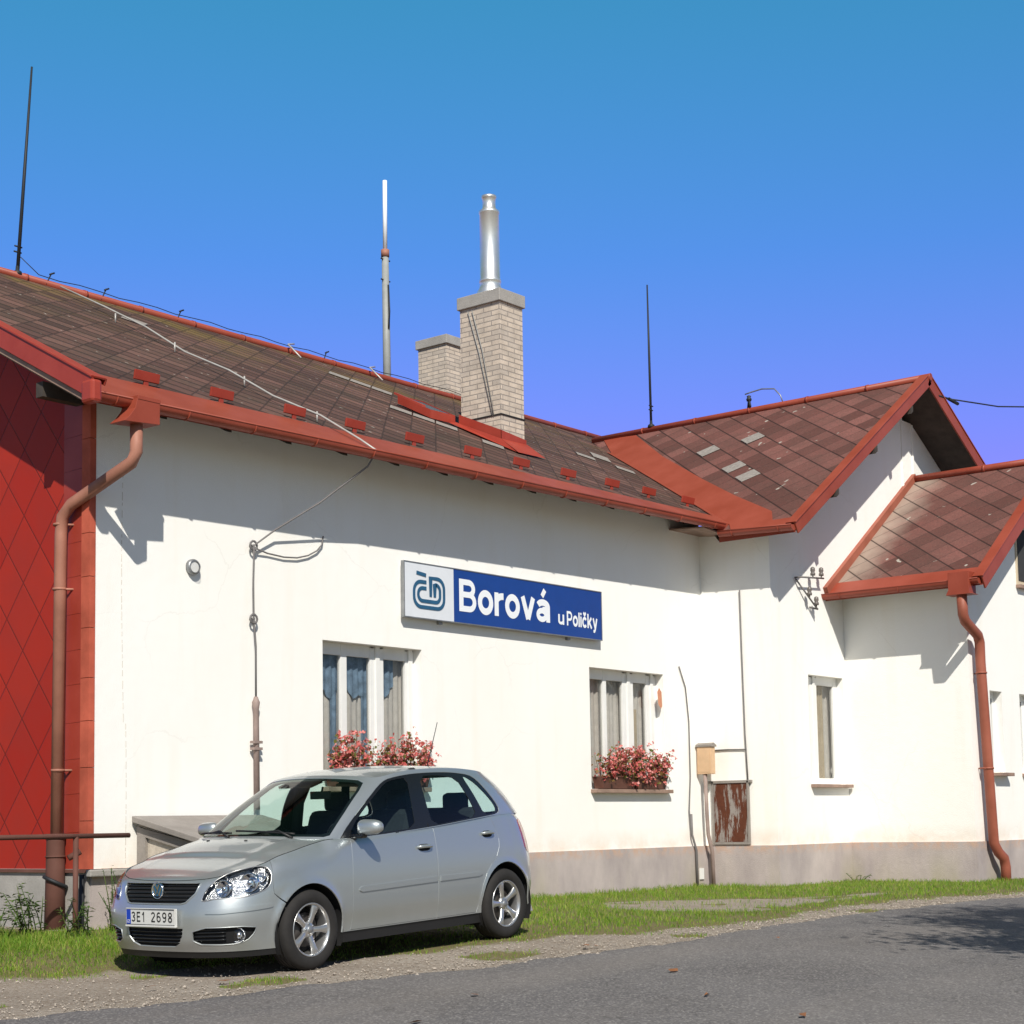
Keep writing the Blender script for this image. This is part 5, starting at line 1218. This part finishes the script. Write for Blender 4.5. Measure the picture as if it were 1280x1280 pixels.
frame=[(-3,.0),(-2,.0),(-1,.0),(0,.0),(1,.0),(2,.0),(3,.0),(3,1.),(2,1.),(1,1.),(0,1.),(-1,1.),(-2,1.),(-3,1.)]
RWl=smooth([(2.999,.10),(2.26,.10),(2.22,.2),(2.24,.80),(2.30,.90),(2.999,.90)],it=0)
frame_l=[(0,0)]+[(.5,0),(1,0),(1.5,0),(2,0),(2.5,0),(3,0),(3,.10),(2.26,.10),(2.22,.2),(2.24,.80),(2.30,.90),(3,.90),(3,1.),(2.5,1),(2,1.),(1.5,1),(1,1.),(.5,1),(0,1),(0,.958)]+[(a,b) for a,b in WSh[::-1][1:-1]]+[(0,.012)]
for f in (lambda P:P,mir):
    panel('cabin_frame',green,f(frame_l),[f(DLO)],step=(.06,.09),bh=.03,flange=.012)
    panel('window_trim',green,f(grow(DLO,-.002)),[f(G1),f(G2),f(G3)],mat='gloss',step=(.06,.09),bh=.03,off=-.003,flange=.006)
    for G in (G1,G2,G3):
        w=panel('side_window',green,f(G),mat='sideglass',step=(.06,.12),bh=.04,off=-.007,flange=0)
panel('windscreen',green,WS,mat='windscreen',step=(.07,.10),bh=.04,off=-.004,flange=0)
fr_=[(a*1.0,b) for a,b in WS]
panel('windscreen_seal',green,grow(WS,.003),[sym([(0,.05),(.5,.052),(.86,.07),(.915,.10),(.915,.40),(.895,.74),(.87,.86),(.78,.895),(.45,.905),(0,.908)])],mat='gloss',step=(.05,.09),bh=.03,off=-.006,flange=0)
for f in (lambda P:P,mir): panel('rear_window',green,f(RWl),mat='sideglass',step=(.06,.12),bh=.04,off=-.004,flange=0)
# --- cabin interior
def seat(x,y,back=False,w=.24):
    m=MB(); m.obox((x,y,.50),(.25,0,-.02),(0,w,0),(0,0,.09)); m.build('seat',M['interior'],CAR,bevel=.06)
    m=MB(); d=Vector((.12,0,.33)); m.obox((x+.30,y,.83),d*1.0,(0,w,0),Vector((.07,0,-.025))); m.build('backrest',M['interior'],CAR,bevel=.07)
def headrest(x,y,z,w=.12):
    m=MB(); m.obox((x,y,z),(.045,0,0),(0,w,0),(0,0,.085)); m.build('headrest',M['interior'],CAR,bevel=.04)
    m=MB(); 
    for k in (-.04,.04): m.tube([(x-.0,y+k,z-.08),(x-.03,y+k,z-.2)],.008,6)
    m.build('headrest_post',M['galv'],CAR)
seat(1.15,-.36); seat(1.15,.36); headrest(1.60,-.36,1.235); headrest(1.60,.36,1.235)
m=MB(); m.obox((2.0,0,.55),(.25,0,0),(0,.62,0),(0,0,.10)); m.obox((2.32,0,.86),(.10,0,.28),(0,.60,0),(.07,0,-.02)); m.build('rear_bench',M['interior'],CAR,bevel=.05)
for y in (-.33,.33): headrest(2.40,y,1.19,.13)
m=MB(); m.prism([(.30,-.66,.60),(.34,-.66,.965),(.62,-.66,.985),(.80,-.66,.93),(.82,-.66,.70),(.7,-.66,.55)],(0,1.32,0)); m.build('dashboard',M['interior'],CAR,bevel=.02)
m=MB(); cc=Vector((.93,-.36,.90)); ax=Vector((.9,0,.42)).normalized(); u=Vector((0,1,0)); w=ax.cross(u)
m.tube([cc+(u*math.cos(t)+w*math.sin(t))*.185 for t in [2*PI*i/28 for i in range(28)]],.015,8,close=True); m.obox(cc,u*.06,w*.05,ax*.02); m.tube([cc-u*.18,cc+u*.18],.012,6); m.tube([cc,cc-w*.18],.012,6); m.build('steering_wheel',M['black'],CAR)
m=MB(); m.tube([(1.05,0,1.37),(1.03,0,1.31)],.01,6); m.obox((1.02,0,1.30),(.012,0,0),(0,.11,0),(0,0,.033)); m.build('inside_mirror',M['black'],CAR,bevel=.008)
for y in (-.33,.33): MB().obox((1.13,y,1.395),(.07,0,.02),(0,.19,0),(-.003,0,.010)).build('sun_visor',simple('visor_brown',(.16,.11,.09),.8),CAR)
gridpanel('headlining',lambda s,t:tuple(c-(.03 if i==2 else 0) for i,c in enumerate(roof_(s,t*.97))),[.02+2.9*i/20 for i in range(21)],[-1+2*i/10 for i in range(11)],'lining')
for sg in (1,-1):   # door inner trims and B posts
    m=MB(); vs=[]
    for i in range(15):
        x=.45+2.0*i/14
        a=green(1.05+.8*i/14,0.0); vs+=[(a[0],sg*(a[1]-.07),.25),(a[0],sg*(a[1]-.045),a[2]-.005)]
    m.add(vs,[(2*i,2*i+2,2*i+3,2*i+1) for i in range(14)],smooth=True); m.build('door_lining',M['interior'],CAR)
    m=MB(); m.tube([Vector(green(sg*1.47,0))+Vector((0,-sg*.05,0)),Vector(green(sg*1.42,.5))+Vector((0,-sg*.05,0)),Vector(green(sg*1.37,1.))+Vector((0,-sg*.05,0))],[.05,.045,.04],8); m.build('door_pillar',M['interior'],CAR)
m=MB(); m.obox((2.62,0,.95),(.18,0,0),(0,.58,0),(0,0,.015)); m.build('parcel_shelf',M['interior'],CAR)
# --- mirrors, wipers, aerial
for sg in (1,-1):
    o=bpy.data.objects.new('wing_mirror',None); COL.objects.link(o); o.parent=CAR
    bm=bmesh.new(); bmesh.ops.create_uvsphere(bm,u_segments=28,v_segments=16,radius=1)
    for v in bm.verts:
        x,y,z=v.co
        X=.062*x*(1.0 if x<0 else .55); 
        Y=.118*(abs(y)**.6)*(1 if y>0 else -1); Z=(.070 if z>0 else .050)*(abs(z)**.65)*(1 if z>0 else -1)*(1-.22*y)
        v.co=(.60+X+.0*y+.02*max(0,y),sg*(.905+Y),1.035+Z+.006*y)
    for f in bm.faces: f.smooth=True
    bmesh.ops.recalc_face_normals(bm,faces=bm.faces); me=bpy.data.meshes.new('shell'); bm.to_mesh(me); bm.free(); s_=bpy.data.objects.new('shell',me); COL.objects.link(s_); me.materials.append(M['paint']); s_.parent=o
    m=MB(); m.obox((.575,sg*.80,.975),(.035,0,0),(0,.075,0),(0,sg*.008,.016)); m.build('mirror_foot',M['gloss'],o,bevel=.012)
    m=MB(); m.lathe((.637,sg*.905,1.035),(1,0,0),[(.0,0),(.055,.0)],20); g_=m.build('mirror_glass',M['chrome'],o)
    for v in g_.data.vertices: v.co.y=sg*.905+(v.co.y-sg*.905)*1.6
    panel('mirror_base',green,(mir if sg<0 else (lambda P:P))([(1.03,.02),(1.082,.02),(1.056,.13),(1.048,.30),(1.031,.30),(1.027,.12)]),mat='gloss',step=(.05,.05),bh=.04,off=.006,parent=o)
def wiper(y0,y1,name='wiper'):
    pts=[];
    n=12
    for i in range(n+1):
        t=i/n; s=y0+(y1-y0)*t; v=.035+.03*t; pts.append(Vector(green(s,v))+fdn(green,s,v)*.018)
    m=MB(); m.tube(pts,.008,6); o=m.build(name,M['black'],CAR)
    q=Vector(hood(send-.04,-y0/1.0*.9 if abs(y0)<1 else 0)); m=MB(); m.tube([pts[0]+Vector((-.03,0,-.03)),(pts[0]+pts[6])/2+fdn(green,y0,.05)*.02,pts[6]],[.011,.008,.006],6); m.build('wiper_arm',M['black'],o)
wiper(-.62,.06); wiper(.10,.80)
for y in (.3,-.3):
    q=Vector(hood(1.60,y)); MB().lathe(q+Vector((0,0,-.002)),(0,0,1),[(.014,0),(.012,.008),(0,.010)],8).build('washer_jet',M['black'],CAR)
b=Vector((2.42,0,spl(ZC,2.42)-.002)); m=MB(); m.lathe(b,(0,0,1),[(.022,0),(.018,.015),(.008,.022),(0,.022)],12); m.tube([b+Vector((0,0,.01)),b+Vector((.17,0,.42))],[.0055,.0035],6); m.build('roof_aerial',M['black'],CAR)
# --- wheels
def wheel(x,sg,steer=0.):
    o=bpy.data.objects.new('wheel',None); COL.objects.link(o); o.parent=CAR; o.location=(x,sg*.715,.303); o.rotation_euler=(0,(.35 if x<1 else 1.0),0) if sg<0 else (0,0,0)
    if steer: o.rotation_euler=(0,.35 if sg<0 else 0,0); o.rotation_mode='ZYX'; o.rotation_euler=(0,.35,steer)
    S_=sg
    ax=(0,S_,0)
    tw=.095
    prof=[(.196,-tw+.01),(.210,-tw-.003),(.245,-tw-.010),(.280,-tw-.004),(.297,-tw+.018),(.303,-tw+.045),(.304,0),(.303,tw-.045),(.297,tw-.018),(.280,tw+.004),(.245,tw+.010),(.210,tw+.003),(.196,tw-.01)]
    m=MB(); m.lathe((0,0,0),ax,prof,48); 
    ty=m.build('tyre',M['tyre'],o)
    m=MB()
    for k in (-.05,-.018,.018,.05): m.tube([(.3042*math.cos(t),k,.3042*math.sin(t)) for t in [2*PI*i/48 for i in range(48)]],.0035,4,close=True)
    m.build('tread_groove',M['gap'],ty)
    m=MB(); m.lathe((0,0,0),ax,[(.200,tw-.012),(.203,tw-.002),(.197,tw+.002),(.188,tw-.006),(.182,tw-.03),(.176,tw-.07),(.172,-tw+.02),(.19,-tw+.01)],40); rim=m.build('rim',M['alloy'],o)
    m=MB()
    for k in range(5):
        a0=2*PI*k/5+PI/2
        sec=[(.030,.026,.062),(.06,.022,.070),(.10,.021,.077),(.14,.026,.082),(.178,.036,.084),(.192,.046,.080)]
        vs=[]
        for r,w,h in sec:
            for (dw,dh) in ((-w,-.022),(-w,-.006),(-w*.55,.0),(w*.55,.0),(w,-.006),(w,-.022)):
                t=a0+ (dw/r if r>.03 else dw/r); vs.append((math.cos(a0)*r-math.sin(a0)*dw,S_*(h+dh),math.sin(a0)*r+math.cos(a0)*dw))
        n=6; m.add(vs,[(i*n+j,i*n+j+1,(i+1)*n+j+1,(i+1)*n+j) for i in range(len(sec)-1) for j in range(n-1)],smooth=True)
    m.lathe((0,0,0),ax,[(.062,.045),(.060,.062),(.045,.072),(.030,.074),(.028,.078),(.0,.080)],24)
    m.build('spokes',M['alloy'],rim)
    m=MB(); 
    for k in range(5):
        t=2*PI*(k+.5)/5+PI/2; m.lathe((.044*math.cos(t),S_*.066,.044*math.sin(t)),ax,[(.008,0),(.008,.008),(0,.008)],8)
    m.lathe((0,0,0),ax,[(.027,.0785),(.025,.082),(.0,.083)],18); m.build('hub_cap',M['galv'],rim)
    m=MB(); m.lathe((0,0,0),ax,[(.0,.025),(.125,.025),(.128,.02),(.128,.0),(.0,.0)],32); m.build('brake_disc',M['disc'],o)
    m=MB(); m.lathe((0,0,0),ax,[(.0,-.02),(.17,-.02)],24); m.build('back_plate',M['gap'],o)
    return o
for x in (.015,2.463):
    for sg in (-1,1): wheel(x,sg)
MB().tube([(.015,-.6,.28),(.015,.6,.28)],.03,8).build('axle',M['black'],CAR); MB().tube([(2.463,-.6,.28),(2.463,.6,.28)],.04,8).build('axle',M['black'],CAR)
m=MB(); m.tube([(2.7,.35,.22),(3.02,.35,.22)],.025,10); m.build('exhaust',M['galv'],CAR)
pr=bpy.data.objects.new('number_plate',None); COL.objects.link(pr); pr.parent=CAR
MB().obox((3.115,0,.45),(.004,0,0),(0,.26,0),(0,0,.055)).build('white_field',M['plate'],pr)
word('character','3E1',.14,.26,M['plateblack'],pr,(3.120,0,.45),(0,1,0),(0,0,1),-.205,-.060,-.037,.074,.0005)
word('character','2698',.14,.24,M['plateblack'],pr,(3.120,0,.45),(0,1,0),(0,0,1),.010,.238,-.037,.074,.0005)
# ------------------------------------------------------------------ grass and weeds
def blade(m,x,y,z,h,w,rnd,lean=.35):
    a=rnd.uniform(0,2*PI); ca,sa=math.cos(a),math.sin(a); L=rnd.uniform(0,lean)*h; b=rnd.uniform(0,2*PI); dx,dy=math.cos(b)*L,math.sin(b)*L
    v=[(x-ca*w,y-sa*w,z-.01),(x+ca*w,y+sa*w,z-.01),(x+ca*w*.7+dx*.4,y+sa*w*.7+dy*.4,z+h*.6),(x-ca*w*.7+dx*.4,y-sa*w*.7+dy*.4,z+h*.6),(x+dx,y+dy,z+h*rnd.uniform(.8,1))]
    k=len(m.v); m.v+=v; m.f+=[[k,k+1,k+2,k+3],[k+3,k+2,k+4]]
rnd=random.Random(21); m=MB(); n=0
def undercar(x,y): return -2.1<x<1.75 and -4.35<y<-2.75
while n<72000:
    x=rnd.uniform(-5,14) if rnd.random()<.75 else rnd.uniform(-4.5,-1); y=rnd.uniform(-5.8,-.02)
    if x>11.0 and y>-1.25: continue
    if x>13.2 and y>-3.25: continue
    c=cover(x,y); 
    if rnd.random()>c: continue
    pn=.5+.5*wob(x*1.7+3,y*2.3)
    if rnd.random()>.35+.65*pn: continue
    n+=1
    h=rnd.uniform(.018,.07)*(.45+.9*pn)*(.5+.5*min(1,max(0,y-ploy(GR,x))*1.6))
    if y>-1.2: h*=1.3
    if x<-1.2 and y>-1.6: h*=1.7
    if undercar(x,y): h*=.5
    blade(m,x,y,hgt(x,y),h,rnd.uniform(.0022,.0042),rnd,.9)
go=m.build('grass',M['grass'],fixn=False); tag(go,'short patchy green grass growing along the foot of the station wall','grass',kind='stuff')
def weed(x,y,h,n,label,seed,leaf=.035,name='weed'):
    r=random.Random(seed); z=hgt(x,y); o=empty(name,(x,y,z),label,'weed','weeds at the foot of the gable'); st=MB(); lf=MB()
    for i in range(n):
        b=Vector((r.uniform(-.12,.12),r.uniform(-.10,.10),-.02)); tp=b+Vector((r.uniform(-.22,.22),r.uniform(-.16,.16),h*r.uniform(.6,1.))); mid=(b+tp)/2+Vector((r.uniform(-.04,.04),r.uniform(-.04,.04),.03)); st.tube([b,mid,tp],[.006,.005,.003],5)
        for k in range(int(14*h/.4)):
            t=r.uniform(.1,1.05); p=(b.lerp(mid,t*2) if t<.5 else mid.lerp(tp,t*2-1)); a=r.uniform(0,2*PI); d=Vector((math.cos(a),math.sin(a),r.uniform(-.2,.6))).normalized(); w=d.cross(Vector((0,0,1))).normalized()*leaf*.32; L=leaf*r.uniform(.8,1.7)
            lf.add([p,p+d*L*.5+w,p+d*L-Vector((0,0,L*.25)),p+d*L*.5-w],[(0,1,2,3)])
    st.build('stem',M['weed'],o); lf.build('leaves',M['weed'],o,fixn=False); return o
weed(-1.02,-.45,.50,12,'bushy green weed left of the iron pipe foot',1,.05); weed(-.75,-.75,.38,9,'low green weed right in front of the iron pipe foot',2,.045); weed(-1.5,-.6,.36,9,'green weed at the left edge of the picture by the gable plinth',3,.05)
weed(.10,-.35,.62,9,'tall thin dry weed beside the bumper of the car',4,.028); weed(-.12,-.6,.42,8,'short yellowish weed between the rail post and the car',5,.03); weed(.35,-.6,.46,7,'dry weed half hidden behind the left headlight of the car',6,.03)
weed(13.2,-1.35,.16,6,'small green weed in front of the porch plinth vent',7,.04)
# fallen leaves and twigs on the gravel
rl=random.Random(5); m=MB()
for (x,y) in [(-2.7,-4.2),(-1.6,-6.2),(-2.62,-6.6),(-.6,-7.4),(.9,-5.3),(1.0,-5.33),(-2.2,-4.4),(0.2,-6.6),(-.9,-8.3),(2.4,-6.2)]:
    z=hgt(x,y)+.024; m.add([(x+rl.uniform(-.03,.03)+dx*.05,y+dy*.05,z+rl.uniform(0,.02)) for dx,dy in ((-1,0),(0,-.5),(1,.1),(.1,.6))],[(0,1,2,3)])
tag(m.build('fallen_leaves',simple('dry_leaf',(.22,.09,.035),.8,var=.4),fixn=False),'scattered dry brown leaves on the gravel and road in front of the car','leaves',kind='stuff')
rp2=random.Random(77); m=MB(); k=0
while k<5200:
    x=rp2.uniform(-5,12); e=ploy(ROAD,x); y=e+abs(rp2.gauss(0,.45))-.12 if rp2.random()<.6 else rp2.uniform(e-.1,ploy(GR,x)+.3)
    if y>0 or cover(x,y)>.5: continue
    r=rp2.uniform(.003,.011)*(1 if rp2.random()<.93 else 1.8); z=hgt(x,y)+r*.3+.006; a=rp2.uniform(0,6.3); ca,sa=math.cos(a)*r,math.sin(a)*r; q=rp2.uniform(.6,1.1)
    m.add([(x+ca,y+sa,z),(x-sa*q,y+ca*q,z),(x-ca,y-sa,z),(x+sa*q,y-ca*q,z),(x,y,z+r*.7),(x,y,z-r)],[(0,1,4),(1,2,4),(2,3,4),(3,0,4),(1,0,5),(2,1,5),(3,2,5),(0,3,5)]); k+=1
tag(m.build('gravel',simple('loose_stones',(.36,.31,.26),.9,var=.5,scale=30),fixn=False),'loose small stones scattered along the edge of the asphalt','gravel',kind='stuff')
# ------------------------------------------------------------------ tree outside the frame whose shadow falls on the road
def tree(x,y,H,R,label,seed,zc,nleaf=13000):
    r=random.Random(seed); o=empty('roadside_tree',(x,y,hgt(x,y)),label,'tree','trees on the road side facing the station'); t=MB(); t.tube([(0,0,-.3),(.05,.03,H*.3),(-.05,.08,H*.6),(.05,0,H*.85)],[.20,.16,.10,.03],10)
    tips=[]
    for i in range(16):
        z0=r.uniform(zc*.7,H*.8); a=r.uniform(0,2*PI); L=R*r.uniform(.6,1.05)*(1.1-.6*(z0/H)); p=Vector((0,.04,z0)); q=p+Vector((math.cos(a)*L,math.sin(a)*L,L*.55)); t.tube([p,(p+q)/2+Vector((0,0,.15)),q],[.06,.04,.012],6); tips+= [q,(p+q)/2,p.lerp(q,.75)]
    t.build('trunk',M['bark'],o); l=MB(); tips.append(Vector((0,0,H*.92)))
    for k in range(nleaf):
        c=tips[r.randrange(len(tips))]; p=c+Vector((r.gauss(0,.34),r.gauss(0,.34),r.gauss(0,.26))); petals(l,p,.11,r,1)
    l.build('crown',M['treeleaf'],o,fixn=False)
tree(1.0,-12.9,9.3,2.2,'leafy tree on the far verge nearest the station door',31,4.2)
tree(5.2,-14.0,8.4,2.2,'leafy tree on the far verge to the right of its neighbour',32,4.5)
# ------------------------------------------------------------------ light, sky, camera
sd=Vector((.64,.72,-.88)).normalized(); el=math.asin(-sd.z); az=math.atan2(-sd.x,-sd.y)
L=bpy.data.lights.new('sun','SUN'); L.energy=5.0; L.angle=math.radians(.5); L.color=(1.,.95,.85); lo=bpy.data.objects.new('sun',L); lo.rotation_euler=sd.to_track_quat('-Z','Y').to_euler(); lo.location=(0,-20,30); COL.objects.link(lo)
W=bpy.data.worlds.new('World'); SC.world=W; W.use_nodes=True; nt=W.node_tree; bg=nt.nodes['Background']
sky=nt.nodes.new('ShaderNodeTexSky'); sky.sky_type='NISHITA'; sky.sun_disc=False; sky.sun_elevation=el; sky.sun_rotation=az; sky.air_density=1.; sky.dust_density=.3; sky.ozone_density=2.
tc=nt.nodes.new('ShaderNodeTexCoord'); sp=nt.nodes.new('ShaderNodeSeparateXYZ'); nt.links.new(tc.outputs['Generated'],sp.inputs[0])
rp_=nt.nodes.new('ShaderNodeValToRGB'); nt.links.new(sp.outputs[2],rp_.inputs[0]); e=rp_.color_ramp.elements
TINT=[(0.,(1.1,1.0,1.2,1)),(.2,(1.25,.92,2.3,1)),(.32,(.75,1.42,2.4,1)),(.45,(.58,2.0,2.2,1)),(.53,(.72,1.2,.45,1)),(1.,(.72,1.1,.40,1))]
while len(e)<len(TINT): e.new(.5)
for k,(p,c) in enumerate(TINT): e[k].position=p; e[k].color=c
# the sky behind the camera, round the sun, is paler and neutral
dt=nt.nodes.new('ShaderNodeVectorMath'); dt.operation='DOT_PRODUCT'; dt.inputs[1].default_value=(sd.x/math.hypot(sd.x,sd.y),sd.y/math.hypot(sd.x,sd.y),0); nt.links.new(tc.outputs['Generated'],dt.inputs[0])
mr=nt.nodes.new('ShaderNodeMapRange'); nt.links.new(dt.outputs['Value'],mr.inputs[0]); mr.inputs[1].default_value=-.1; mr.inputs[2].default_value=.55
tm=nt.nodes.new('ShaderNodeMix'); tm.data_type='RGBA'; tm.inputs[6].default_value=(.98,1.04,1.12,1); nt.links.new(mr.outputs[0],tm.inputs[0]); nt.links.new(rp_.outputs[0],tm.inputs[7])
mx_=nt.nodes.new('ShaderNodeMix'); mx_.data_type='RGBA'; mx_.blend_type='MULTIPLY'; mx_.inputs[0].default_value=1.
nt.links.new(sky.outputs[0],mx_.inputs[6]); nt.links.new(tm.outputs[2],mx_.inputs[7]); nt.links.new(mx_.outputs[2],bg.inputs[0]); bg.inputs[1].default_value=.07
cam=bpy.data.cameras.new('camera'); cam.sensor_width=36; cam.lens=2131.934/1280*36; cam.shift_x=(640-630.535)/1280; cam.shift_y=(824.427-640)/1280; cam.clip_end=3000; cam.clip_start=.1
co=bpy.data.objects.new('camera',cam); COL.objects.link(co); SC.camera=co
y_,p_,r_=[math.radians(v) for v in (50.946693,5.488227,-.94365)]
f=Vector((math.sin(y_)*math.cos(p_),math.cos(y_)*math.cos(p_),math.sin(p_))); rt=Vector((math.cos(y_),-math.sin(y_),0)); up_=rt.cross(f); r2=rt*math.cos(r_)+up_*math.sin(r_); u2=-rt*math.sin(r_)+up_*math.cos(r_)
co.matrix_world=Matrix(((r2.x,u2.x,-f.x,-10.41953),(r2.y,u2.y,-f.y,-13.6671),(r2.z,u2.z,-f.z,.958904),(0,0,0,1)))
SC.view_settings.view_transform='Standard'; SC.view_settings.look='None'; SC.view_settings.exposure=0
SC.cycles.max_bounces=8; SC.cycles.transparent_max_bounces=24
